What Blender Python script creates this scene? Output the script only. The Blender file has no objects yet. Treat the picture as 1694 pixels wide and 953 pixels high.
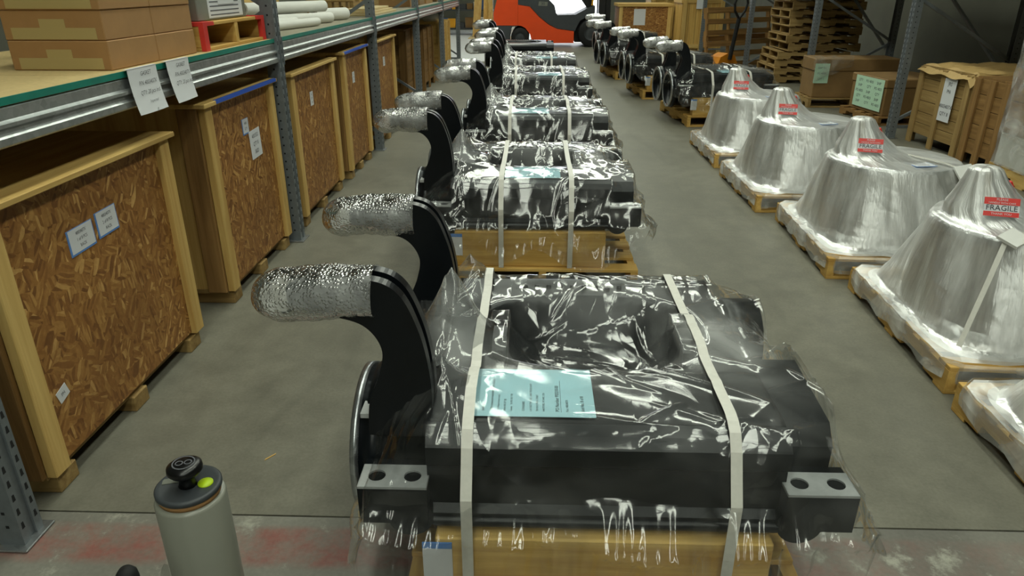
import bpy, bmesh, math, random
import numpy as np
from mathutils import Vector, Matrix, noise as mn

scene = bpy.context.scene
C = scene.collection
PI = math.pi
random.seed(7)

# ------------------------------------------------------------------ camera
FPX, CAM_H, VPX, VPY = 1165.0, 1.55, 885.0, -30.0
pitch = math.atan((476.5 - VPY) / FPX)
# direction of the aisle (world +Y) in camera space gives the yaw
_d = np.array([(VPX - 847) / FPX, (VPY - 476.5) / FPX, 1.0]); _d /= np.linalg.norm(_d)
_up = np.array([0, -math.cos(pitch), -math.sin(pitch)])
_Y = _d - _up * np.dot(_d, _up); _Y /= np.linalg.norm(_Y)
_X = np.cross(_Y, _up)
yaw = math.atan2(-_X[2], _Y[2])
cam_data = bpy.data.cameras.new('camera')
cam_data.sensor_width = 36.0
cam_data.lens = FPX / 1694.0 * 36.0
cam_data.clip_start = 0.05
cam = bpy.data.objects.new('camera', cam_data)
C.objects.link(cam)
cam.location = (0, 0, CAM_H)
cam.rotation_euler = (PI / 2 - pitch, 0, yaw)
scene.camera = cam

# ------------------------------------------------------------------ world, exposure
world = bpy.data.worlds.new('world'); scene.world = world
world.use_nodes = True
_bg = world.node_tree.nodes['Background']
_bg.inputs['Color'].default_value = (0.92, 0.96, 1.0, 1)
_bg.inputs['Strength'].default_value = 5.0
scene.view_settings.view_transform = 'Standard'
scene.view_settings.look = 'None'
scene.view_settings.gamma = 1.0
scene.view_settings.use_curve_mapping = False
scene.view_settings.exposure = 0.0
try:
    scene.cycles.transparent_max_bounces = 12
    scene.cycles.max_bounces = 6; scene.cycles.diffuse_bounces = 3; scene.cycles.glossy_bounces = 3
except Exception:
    pass
LAMP_W = 34.0            # watts of each ceiling fixture
LAMP_COL = (0.93, 1.0, 0.84)

# ------------------------------------------------------------------ materials
def S(r, g, b):
    f = lambda v: (v / 255 / 12.92) if v / 255 <= 0.04045 else ((v / 255 + 0.055) / 1.055) ** 2.4
    return (f(r), f(g), f(b), 1.0)

class NT:
    def __init__(self, name):
        self.m = bpy.data.materials.new(name); self.m.use_nodes = True
        self.t = self.m.node_tree
        self.b = self.t.nodes['Principled BSDF']
        self.out = self.t.nodes['Material Output']
    def n(self, typ, **kw):
        nd = self.t.nodes.new(typ)
        for k, v in kw.items():
            if k in ('operation', 'blend_type', 'data_type', 'feature', 'distance', 'noise_dimensions', 'interpolation', 'wave_type', 'bands_direction', 'vector_type', 'voronoi_dimensions'):
                setattr(nd, k, v)
            else:
                nd.inputs[k].default_value = v
        return nd
    def l(self, a, b): self.t.links.new(a, b)
    def coord(self, kind='Object', scale=(1, 1, 1), rot=(0, 0, 0)):
        tc = self.n('ShaderNodeTexCoord'); mp = self.n('ShaderNodeMapping')
        mp.inputs['Scale'].default_value = scale; mp.inputs['Rotation'].default_value = rot
        self.l(tc.outputs[kind], mp.inputs['Vector'])
        return mp.outputs['Vector']
    def ramp(self, fac, stops, mode='LINEAR'):
        r = self.n('ShaderNodeValToRGB'); r.color_ramp.interpolation = mode
        e = r.color_ramp.elements
        while len(e) < len(stops): e.new(0.5)
        for i, (p, c) in enumerate(stops): e[i].position = p; e[i].color = c
        self.l(fac, r.inputs['Fac']); return r.outputs['Color']
    def mix(self, fac, a, b, blend='MIX'):
        m = self.n('ShaderNodeMix', data_type='RGBA', blend_type=blend)
        for sock, v in ((m.inputs[0], fac), (m.inputs[6], a), (m.inputs[7], b)):
            if hasattr(v, 'is_output'): self.l(v, sock)
            else: sock.default_value = v
        return m.outputs[2]
    def bump(self, h, strength=0.3, dist=0.01, normal=None):
        b = self.n('ShaderNodeBump', Strength=strength, Distance=dist)
        self.l(h, b.inputs['Height'])
        if normal is not None: self.l(normal, b.inputs['Normal'])
        return b.outputs['Normal']

def plain(name, col, rough=0.5, metal=0.0, var=0.0, scale=8.0, spec=0.5, bump=0.0):
    t = NT(name); b = t.b
    b.inputs['Base Color'].default_value = col
    b.inputs['Roughness'].default_value = rough
    b.inputs['Metallic'].default_value = metal
    b.inputs['Specular IOR Level'].default_value = spec
    if var or bump:
        nz = t.n('ShaderNodeTexNoise', Scale=scale, Detail=5.0, Roughness=0.6)
        t.l(t.coord(), nz.inputs['Vector'])
        if var:
            lo = tuple(c * (1 - var) for c in col[:3]) + (1,); hi = tuple(min(1, c * (1 + var)) for c in col[:3]) + (1,)
            t.l(t.ramp(nz.outputs['Fac'], [(0.3, lo), (0.7, hi)]), b.inputs['Base Color'])
        if bump: t.l(t.bump(nz.outputs['Fac'], bump, 0.01), b.inputs['Normal'])
    return t.m

def wood(name, light, dark, along='X', rough=0.7, scale=1.0):
    """sawn timber: long grain along one local axis"""
    t = NT(name)
    s = {'X': (1.2, 22, 22), 'Y': (22, 1.2, 22), 'Z': (22, 22, 1.2)}[along]
    v = t.coord('Object', tuple(k * scale for k in s))
    oi = t.n('ShaderNodeObjectInfo')
    add = t.n('ShaderNodeVectorMath', operation='MULTIPLY_ADD')
    t.l(oi.outputs['Random'], add.inputs[0]); add.inputs[1].default_value = (37, 91, 53); t.l(v, add.inputs[2])
    n1 = t.n('ShaderNodeTexNoise', Scale=1.0, Detail=6.0, Roughness=0.62, Distortion=0.5)
    t.l(add.outputs[0], n1.inputs['Vector'])
    n2 = t.n('ShaderNodeTexNoise', Scale=2.2, Detail=3.0); t.l(t.coord(), n2.inputs['Vector'])
    col = t.ramp(n1.outputs['Fac'], [(0.28, dark), (0.5, tuple((a + b) / 2 for a, b in zip(light, dark))), (0.68, light)])
    sh = t.ramp(oi.outputs['Random'], [(0.0, (0.80, 0.78, 0.74, 1)), (1.0, (1.0, 1.0, 1.0, 1))])
    col = t.mix(1.0, col, sh, 'MULTIPLY')
    col2 = t.mix(t.ramp(n2.outputs['Fac'], [(0.55, (0, 0, 0, 1)), (0.8, (0.35, 0.35, 0.35, 1))]), col, dark)
    t.l(col2, t.b.inputs['Base Color']); t.b.inputs['Roughness'].default_value = rough
    t.b.inputs['Specular IOR Level'].default_value = 0.25
    t.l(t.bump(n1.outputs['Fac'], 0.25, 0.004), t.b.inputs['Normal'])
    return t.m

def osb(name):
    t = NT(name)
    cols = []
    hs = []
    for k, (rx, sc) in enumerate(((0.5, (16, 17, 84)), (-0.9, (16, 15, 78)), (1.45, (16, 19, 90)))):
        v = t.coord('Object', (1, 1, 1), (rx, 0, 0))
        nz = t.n('ShaderNodeTexNoise', Scale=5.0, Detail=2.0); t.l(v, nz.inputs['Vector'])
        ad = t.n('ShaderNodeVectorMath', operation='MULTIPLY_ADD'); t.l(nz.outputs['Color'], ad.inputs[0])
        ad.inputs[1].default_value = (0.05, 0.05, 0.05); t.l(v, ad.inputs[2])
        mp = t.n('ShaderNodeMapping'); mp.inputs['Scale'].default_value = sc; t.l(ad.outputs[0], mp.inputs['Vector'])
        vo = t.n('ShaderNodeTexVoronoi', Scale=1.0, voronoi_dimensions='3D'); t.l(mp.outputs[0], vo.inputs['Vector'])
        sep = t.n('ShaderNodeSeparateColor'); t.l(vo.outputs['Color'], sep.inputs[0])
        cols.append(t.ramp(sep.outputs[0], [(0.0, S(122, 80, 40)), (0.25, S(150, 102, 52)), (0.65, S(166, 118, 62)), (0.9, S(184, 138, 76)), (1.0, S(214, 170, 104))]))
        hs.append(sep.outputs[1])
    sel = t.n('ShaderNodeTexVoronoi', Scale=19.0); t.l(t.coord('Object', (1, 1, 1.4)), sel.inputs['Vector'])
    ss = t.n('ShaderNodeSeparateColor'); t.l(sel.outputs['Color'], ss.inputs[0])
    f1 = t.ramp(ss.outputs[0], [(0.38, (0, 0, 0, 1)), (0.40, (1, 1, 1, 1))])
    f2 = t.ramp(ss.outputs[1], [(0.62, (0, 0, 0, 1)), (0.64, (1, 1, 1, 1))])
    col = t.mix(f2, t.mix(f1, cols[0], cols[1]), cols[2])
    big = t.n('ShaderNodeTexNoise', Scale=2.3, Detail=4.0); t.l(t.coord(), big.inputs['Vector'])
    col = t.mix(t.ramp(big.outputs['Fac'], [(0.45, (0, 0, 0, 1)), (0.75, (0.5, 0.5, 0.5, 1))]), col, S(116, 74, 34))
    fine = t.n('ShaderNodeTexNoise', Scale=60.0, Detail=3.0); t.l(t.coord(), fine.inputs['Vector'])
    col = t.mix(0.35, col, t.ramp(fine.outputs['Fac'], [(0.3, (0.45, 0.4, 0.35, 1)), (0.7, (1, 1, 1, 1))]), 'MULTIPLY')
    t.l(col, t.b.inputs['Base Color']); t.b.inputs['Roughness'].default_value = 0.55
    t.b.inputs['Specular IOR Level'].default_value = 0.35
    t.l(t.bump(hs[0], 0.3, 0.004), t.b.inputs['Normal'])
    return t.m

def concrete():
    t = NT('concrete_floor')
    v = t.coord('Object')
    n1 = t.n('ShaderNodeTexNoise', Scale=0.7, Detail=6.0, Roughness=0.6); t.l(v, n1.inputs['Vector'])
    n2 = t.n('ShaderNodeTexNoise', Scale=7.0, Detail=8.0, Roughness=0.7); t.l(v, n2.inputs['Vector'])
    n3 = t.n('ShaderNodeTexNoise', Scale=90.0, Detail=3.0); t.l(v, n3.inputs['Vector'])
    base = t.ramp(n1.outputs['Fac'], [(0.3, S(112, 110, 98)), (0.7, S(132, 129, 115))])
    base = t.mix(t.ramp(n2.outputs['Fac'], [(0.35, (0.5, 0.5, 0.5, 1)), (0.62, (0, 0, 0, 1))]), base, S(88, 86, 76))
    base = t.mix(0.30, base, t.ramp(n3.outputs['Fac'], [(0.3, (0.5, 0.5, 0.48, 1)), (0.7, (1, 1, 1, 1))]), 'MULTIPLY')
    # scuffs: long faint marks along the aisle
    ns = t.n('ShaderNodeTexNoise', Scale=1.0, Detail=4.0, Distortion=1.0); t.l(t.coord('Object', (3.0, 0.6, 1)), ns.inputs['Vector'])
    base = t.mix(t.ramp(ns.outputs['Fac'], [(0.58, (0, 0, 0, 1)), (0.75, (0.35, 0.35, 0.35, 1))]), base, S(72, 71, 64))
    t.l(base, t.b.inputs['Base Color'])
    r = t.n('ShaderNodeMapRange'); t.l(n2.outputs['Fac'], r.inputs['Value'])
    r.inputs['To Min'].default_value = 0.36; r.inputs['To Max'].default_value = 0.62
    t.l(r.outputs[0], t.b.inputs['Roughness'])
    t.b.inputs['Specular IOR Level'].default_value = 0.4
    t.l(t.bump(n3.outputs['Fac'], 0.08, 0.004), t.b.inputs['Normal'])
    return t.m

def worn_red():
    """apron concrete in front of the joint, with a worn red painted line"""
    t = NT('worn_red_line')
    v = t.coord('Object')
    n2 = t.n('ShaderNodeTexNoise', Scale=6.0, Detail=9.0, Roughness=0.72); t.l(v, n2.inputs['Vector'])
    n3 = t.n('ShaderNodeTexNoise', Scale=2.0, Detail=4.0); t.l(v, n3.inputs['Vector'])
    nf = t.n('ShaderNodeTexNoise', Scale=70.0, Detail=3.0); t.l(v, nf.inputs['Vector'])
    conc = t.ramp(n3.outputs['Fac'], [(0.3, S(104, 102, 95)), (0.7, S(138, 136, 126))])
    conc = t.mix(t.ramp(n2.outputs['Fac'], [(0.56, (0, 0, 0, 1)), (0.66, (0.7, 0.7, 0.7, 1))]), conc, S(176, 174, 160))
    sep = t.n('ShaderNodeSeparateXYZ'); t.l(v, sep.inputs[0])
    # stripe runs across the aisle: y from 1.57 to 1.70
    a = t.ramp(sep.outputs[1], [(0.0, (0, 0, 0, 1)), (1.0, (0, 0, 0, 1))])
    mr = t.n('ShaderNodeMapRange'); t.l(sep.outputs[1], mr.inputs['Value'])
    mr.inputs['From Min'].default_value = 1.40; mr.inputs['From Max'].default_value = 1.80
    a = t.ramp(mr.outputs[0], [(0.28, (0, 0, 0, 1)), (0.36, (1, 1, 1, 1)), (0.68, (1, 1, 1, 1)), (0.74, (0, 0, 0, 1))])
    wear = t.ramp(n2.outputs['Fac'], [(0.36, (0.75, 0.75, 0.75, 1)), (0.54, (0.2, 0.2, 0.2, 1)), (0.62, (0, 0, 0, 1))])
    m1 = t.mix(1.0, a, wear, 'MULTIPLY')
    mx = t.n('ShaderNodeMapRange'); t.l(sep.outputs[0], mx.inputs['Value'])
    mx.inputs['From Min'].default_value = 0.6; mx.inputs['From Max'].default_value = 1.2
    mx.inputs['To Min'].default_value = 1.0; mx.inputs['To Max'].default_value = 0.35
    m1 = t.mix(1.0, m1, mx.outputs[0], 'MULTIPLY')
    col = t.mix(m1, conc, S(142, 72, 64))
    col = t.mix(0.3, col, t.ramp(nf.outputs['Fac'], [(0.3, (0.5, 0.5, 0.48, 1)), (0.7, (1, 1, 1, 1))]), 'MULTIPLY')
    t.l(col, t.b.inputs['Base Color']); t.b.inputs['Roughness'].default_value = 0.5
    t.l(t.bump(n2.outputs['Fac'], 0.15, 0.004), t.b.inputs['Normal'])
    return t.m

def galv(name, col, rough=0.32, metal=0.85):
    t = NT(name)
    vo = t.n('ShaderNodeTexVoronoi', Scale=45.0); t.l(t.coord(), vo.inputs['Vector'])
    nz = t.n('ShaderNodeTexNoise', Scale=5.0, Detail=6.0); t.l(t.coord(), nz.inputs['Vector'])
    s = t.n('ShaderNodeSeparateColor'); t.l(vo.outputs['Color'], s.inputs[0])
    lo = tuple(c * 0.75 for c in col[:3]) + (1,)
    c1 = t.ramp(s.outputs[0], [(0, lo), (1, col)])
    c1 = t.mix(t.ramp(nz.outputs['Fac'], [(0.5, (0, 0, 0, 1)), (0.75, (0.5, 0.5, 0.5, 1))]), c1, lo)
    t.l(c1, t.b.inputs['Base Color'])
    t.b.inputs['Metallic'].default_value = metal
    mr = t.n('ShaderNodeMapRange'); t.l(nz.outputs['Fac'], mr.inputs['Value'])
    mr.inputs['To Min'].default_value = rough * 0.8; mr.inputs['To Max'].default_value = rough * 1.5
    t.l(mr.outputs[0], t.b.inputs['Roughness'])
    return t.m

def film(name, attr=False, haze=0.05, rough=0.06, base=0.05, cell=9.0, bump=0.9, stretch=(1, 1, 1), bump_d=0.02, streak=False, tint=(0.97, 0.98, 0.98, 1)):
    """thin clear plastic: passes light straight through, reflects by Fresnel on a crumpled surface"""
    t = NT(name)
    v = t.coord('Object', stretch)
    nz = t.n('ShaderNodeTexNoise', Scale=3.0, Detail=3.0); t.l(v, nz.inputs['Vector'])
    ad = t.n('ShaderNodeVectorMath', operation='MULTIPLY_ADD'); t.l(nz.outputs['Color'], ad.inputs[0])
    ad.inputs[1].default_value = (0.12, 0.12, 0.12); t.l(v, ad.inputs[2])
    # two sets of long creases at different angles, with a fine set between
    h = None
    for sc, w, rot, sq in ((cell, 1.0, 0.5, 0.34), (cell * 1.2, 0.9, -0.75, 0.30), (cell * 2.6, 0.16, 0.1, 0.5)):
        mp = t.n('ShaderNodeMapping'); mp.inputs['Rotation'].default_value = (0.3, 0.2, rot); mp.inputs['Scale'].default_value = (1, sq, 1)
        t.l(ad.outputs[0], mp.inputs['Vector'])
        vo = t.n('ShaderNodeTexVoronoi', Scale=sc, feature='DISTANCE_TO_EDGE'); t.l(mp.outputs[0], vo.inputs['Vector'])
        m = t.n('ShaderNodeMath', operation='MULTIPLY'); t.l(vo.outputs['Distance'], m.inputs[0]); m.inputs[1].default_value = w
        if h is None: h = m.outputs[0]
        else:
            s_ = t.n('ShaderNodeMath', operation='ADD'); t.l(h, s_.inputs[0]); t.l(m.outputs[0], s_.inputs[1]); h = s_.outputs[0]
    nl = t.n('ShaderNodeTexNoise', Scale=4.0, Detail=0.0); t.l(ad.outputs[0], nl.inputs['Vector'])
    s_ = t.n('ShaderNodeMath', operation='ADD'); t.l(h, s_.inputs[0]); t.l(nl.outputs['Fac'], s_.inputs[1])
    nrm = t.bump(s_.outputs[0], bump, bump_d)
    if attr:        # how crumpled the sheet is varies over it
        at = t.n('ShaderNodeAttribute'); at.attribute_name = 'crumple'
        bn = nrm.node; sm = t.n('ShaderNodeMath', operation='MULTIPLY'); sm.inputs[1].default_value = bump
        t.l(at.outputs['Fac'], sm.inputs[0]); t.l(sm.outputs[0], bn.inputs['Strength'])
    fr = t.n('ShaderNodeFresnel', IOR=1.5); t.l(nrm, fr.inputs['Normal'])
    mr = t.n('ShaderNodeMath', operation='ADD'); t.l(fr.outputs[0], mr.inputs[0]); mr.inputs[1].default_value = base
    mr.use_clamp = True
    lim = t.n('ShaderNodeMath', operation='MINIMUM'); lim.inputs[1].default_value = 0.5; t.l(mr.outputs[0], lim.inputs[0]); mr = lim
    tr = t.n('ShaderNodeBsdfTransparent', Color=tint)
    gl = t.n('ShaderNodeBsdfGlossy', Color=(1, 1, 1, 1), Roughness=rough); t.l(nrm, gl.inputs['Normal'])
    df = t.n('ShaderNodeBsdfDiffuse', Color=(0.85, 0.86, 0.85, 1)); t.l(nrm, df.inputs['Normal'])
    m0 = t.n('ShaderNodeMixShader'); m0.inputs[0].default_value = haze
    if not streak:      # doubled and milky places in the sheet
        hz = t.n('ShaderNodeTexNoise', Scale=4.5, Detail=3.0, Distortion=1.2); t.l(v, hz.inputs['Vector'])
        q = t.n('ShaderNodeMapRange'); t.l(hz.outputs['Fac'], q.inputs['Value'])
        q.inputs['From Min'].default_value = 0.42; q.inputs['From Max'].default_value = 0.75
        q.inputs['To Min'].default_value = haze * 0.4; q.inputs['To Max'].default_value = min(0.9, haze * 3.2)
        if attr:
            am = t.n('ShaderNodeAttribute'); am.attribute_name = 'milk_sheen'  # sheen painted by place, on top of the sheet's own haze
            mm_ = t.n('ShaderNodeMath', operation='MULTIPLY_ADD'); t.l(am.outputs['Fac'], mm_.inputs[0]); t.l(hz.outputs['Fac'], mm_.inputs[1]); t.l(q.outputs[0], mm_.inputs[2])
            t.l(mm_.outputs[0], m0.inputs[0])
        else: t.l(q.outputs[0], m0.inputs[0])
    if streak:
        st = t.n('ShaderNodeTexNoise', Scale=1.0, Detail=5.0, Roughness=0.65)
        t.l(t.coord('UV', (16, 1.6, 1), (0, 0, 0.25)), st.inputs['Vector'])
        q = t.n('ShaderNodeMapRange'); t.l(st.outputs['Fac'], q.inputs['Value'])
        q.inputs['From Min'].default_value = 0.35; q.inputs['From Max'].default_value = 0.72
        q.inputs['To Min'].default_value = haze * 0.45; q.inputs['To Max'].default_value = min(1, haze * 2.3)
        t.l(q.outputs[0], m0.inputs[0])
        b2 = t.bump(st.outputs['Fac'], 0.5, 0.03, nrm)
        for nd in (gl, df, fr): t.l(b2, nd.inputs['Normal'])
    t.l(tr.outputs[0], m0.inputs[1]); t.l(df.outputs[0], m0.inputs[2])
    m1 = t.n('ShaderNodeMixShader'); t.l(mr.outputs[0], m1.inputs[0]); t.l(m0.outputs[0], m1.inputs[1]); t.l(gl.outputs[0], m1.inputs[2])
    t.l(m1.outputs[0], t.out.inputs['Surface'])
    t.t.nodes.remove(t.b)
    return t.m

def bubble():
    t = NT('bubble_wrap')
    v = t.coord('Object')
    vo = t.n('ShaderNodeTexVoronoi', Scale=120.0, Randomness=0.8); t.l(v, vo.inputs['Vector'])
    nz = t.n('ShaderNodeTexNoise', Scale=14.0, Detail=2.0); t.l(v, nz.inputs['Vector'])
    dome = t.ramp(vo.outputs['Distance'], [(0.0, (1, 1, 1, 1)), (0.35, (0.7, 0.7, 0.7, 1)), (0.55, (0, 0, 0, 1))])
    ad = t.n('ShaderNodeMath', operation='MULTIPLY_ADD'); t.l(nz.outputs['Fac'], ad.inputs[0]); ad.inputs[1].default_value = 4.0; t.l(dome, ad.inputs[2])
    nrm = t.bump(ad.outputs[0], 0.8, 0.0020)
    gl = t.n('ShaderNodeBsdfGlossy', Roughness=0.16); t.l(nrm, gl.inputs['Normal'])
    df = t.n('ShaderNodeBsdfDiffuse', Color=(0.80, 0.81, 0.80, 1)); t.l(nrm, df.inputs['Normal'])
    tl = t.n('ShaderNodeBsdfTranslucent', Color=(0.80, 0.81, 0.80, 1)); t.l(nrm, tl.inputs['Normal'])
    dm = t.n('ShaderNodeMixShader'); dm.inputs[0].default_value = 0.3; t.l(df.outputs[0], dm.inputs[1]); t.l(tl.outputs[0], dm.inputs[2])
    tr = t.n('ShaderNodeBsdfTransparent', Color=(0.95, 0.96, 0.96, 1))
    m0 = t.n('ShaderNodeMixShader')
    hz = t.n('ShaderNodeMapRange'); t.l(nz.outputs['Fac'], hz.inputs['Value']); hz.inputs['From Min'].default_value = 0.3; hz.inputs['From Max'].default_value = 0.7
    hz.inputs['To Min'].default_value = 0.22; hz.inputs['To Max'].default_value = 0.58; t.l(hz.outputs[0], m0.inputs[0])
    t.l(tr.outputs[0], m0.inputs[1]); t.l(dm.outputs[0], m0.inputs[2])
    fr = t.n('ShaderNodeFresnel', IOR=1.45); t.l(nrm, fr.inputs['Normal'])
    m1 = t.n('ShaderNodeMixShader'); t.l(fr.outputs[0], m1.inputs[0]); t.l(m0.outputs[0], m1.inputs[1]); t.l(gl.outputs[0], m1.inputs[2])
    t.l(m1.outputs[0], t.out.inputs['Surface']); t.t.nodes.remove(t.b)
    return t.m

def emit(name, col, st):
    t = NT(name); t.t.nodes.remove(t.b)
    e = t.n('ShaderNodeEmission', Color=col, Strength=st); t.l(e.outputs[0], t.out.inputs['Surface'])
    return t.m

M = {}
M['floor'] = concrete()
M['apron'] = worn_red()
M['daylit_floor'] = plain('painted_floor_daylight', S(228, 230, 232), 0.45, var=0.05, scale=3)  # daylight falling on the far floor, put into the colour
M['wall'] = plain('wall_paint', S(92, 92, 80), 0.8, var=0.10, scale=2)
M['ceil'] = plain('ceiling_paint', S(150, 150, 144), 0.9, var=0.05)
M['steel'] = galv('galvanised_steel', S(172, 176, 178))
M['beam'] = galv('beam_steel', S(186, 190, 190), 0.28)
M['post'] = plain('post_grey_paint', S(112, 118, 122), 0.42, 0.25, var=0.12, scale=30)
M['hole'] = plain('slot_dark', S(18, 20, 22), 0.8)
M['osb'] = osb('oriented_strand_board')
pl, pd = S(224, 192, 122), S(188, 148, 82)
for a in 'XYZ': M['pine' + a] = wood('pine_' + a, pl, pd, a)
yl, yd = S(228, 190, 112), S(190, 146, 74)
for a in 'XYZ': M['pal' + a] = wood('pallet_wood_' + a, yl, yd, a)
ol, od = S(178, 150, 98), S(132, 104, 62)
for a in 'XYZ': M['old' + a] = wood('old_wood_' + a, ol, od, a)
rl, rd = S(166, 128, 78), S(116, 86, 48)
for a in 'XYZ': M['brown' + a] = wood('brown_wood_' + a, rl, rd, a)
M['deck'] = plain('particle_board', S(196, 172, 120), 0.75, var=0.10, scale=60)
M['deckgrey'] = plain('grey_board', S(150, 144, 124), 0.75, var=0.08, scale=20)
M['teal'] = plain('teal_edge', S(18, 124, 108), 0.45, var=0.12, scale=15)
M['card'] = plain('cardboard', S(162, 122, 76), 0.75, var=0.06, scale=12)
M['carddark'] = plain('cardboard_dark', S(132, 102, 60), 0.7, var=0.10, scale=6)
M['tape'] = plain('packing_tape', S(178, 158, 106), 0.3)
M['kraft'] = plain('kraft_paper', S(190, 158, 100), 0.65, var=0.08, scale=5, bump=0.2)
M['black'] = plain('black_paint', S(13, 17, 21), 0.30, 0.0, var=0.2, scale=12, spec=0.32, bump=0.05)
M['machined'] = galv('machined_steel', S(196, 200, 204), 0.25, 0.9)
M['primer'] = plain('grey_machined_face', S(176, 178, 178), 0.45, 0.1, var=0.08, scale=40)
M['film'] = film('clear_plastic_sheet', attr=True, haze=0.016, rough=0.11, base=0.022, cell=4.2, bump=1.0, bump_d=0.024)
M['wrap'] = film('stretch_wrap', haze=0.56, rough=0.28, base=0.12, cell=8.0, bump=0.22, streak=True)
M['wrapflat'] = film('stretch_wrap_flat', haze=0.42, rough=0.24, base=0.08, cell=7.0, bump=0.35)
M['clear'] = film('clear_bag', haze=0.10, rough=0.08, base=0.08, cell=6.0, bump=0.6)
M['bubble'] = bubble()
M['strap'] = plain('white_strapping', S(214, 212, 204), 0.45, var=0.05, scale=60)
M['paper'] = plain('white_paper', S(214, 216, 220), 0.7)
M['bluepaper'] = plain('pale_blue_paper', S(170, 212, 222), 0.65)
M['greenpaper'] = plain('pale_green_paper', S(186, 220, 194), 0.65)
M['ink'] = plain('black_ink', S(38, 40, 48), 0.6)
M['inkgrey'] = plain('grey_ink', S(96, 98, 104), 0.6)
M['bluetape'] = plain('blue_tape', S(40, 86, 190), 0.5)
M['lightblue'] = plain('blue_label_edge', S(92, 138, 205), 0.5)
M['red'] = plain('red_print', S(216, 44, 36), 0.4)
M['redpaint'] = plain('red_paint', S(206, 52, 44), 0.55, var=0.1, scale=20)
M['orange'] = plain('orange_paint', S(238, 76, 12), 0.38, var=0.04, scale=4)
M['dgrey'] = plain('dark_grey_plastic', S(58, 62, 66), 0.5, var=0.1)
M['rubber'] = plain('black_rubber', S(18, 18, 19), 0.75, var=0.2, scale=20)
M['blackpl'] = plain('black_plastic', S(12, 12, 13), 0.28)
M['white'] = plain('white_plastic', S(226, 226, 222), 0.45)
M['roll'] = plain('rolled_film', S(140, 141, 130), 0.25, var=0.03, scale=4)
M['core'] = plain('cardboard_core', S(176, 132, 84), 0.7)
M['lime'] = plain('lime_green', S(176, 206, 20), 0.5)
M['yellow'] = plain('yellow_paint', S(226, 160, 20), 0.5)
M['jack'] = plain('orange_yellow_paint', S(206, 128, 24), 0.45, var=0.1)
M['mantle'] = plain('cast_steel', S(120, 108, 84), 0.42, 0.35, var=0.25, scale=5)
M['greybox'] = plain('grey_box', S(120, 122, 112), 0.6, var=0.1)
M['foam'] = plain('white_foam', S(222, 222, 216), 0.7, var=0.03)
M['blue'] = plain('blue_bin', S(60, 92, 140), 0.5)
M['tan'] = plain('tan_board', S(206, 186, 140), 0.75, var=0.06)
M['lamp'] = emit('lamp_tube', (0.95, 1.0, 0.88, 1), 10.0)
M['lamphouse'] = plain('lamp_housing', S(225, 225, 222), 0.5)

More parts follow.
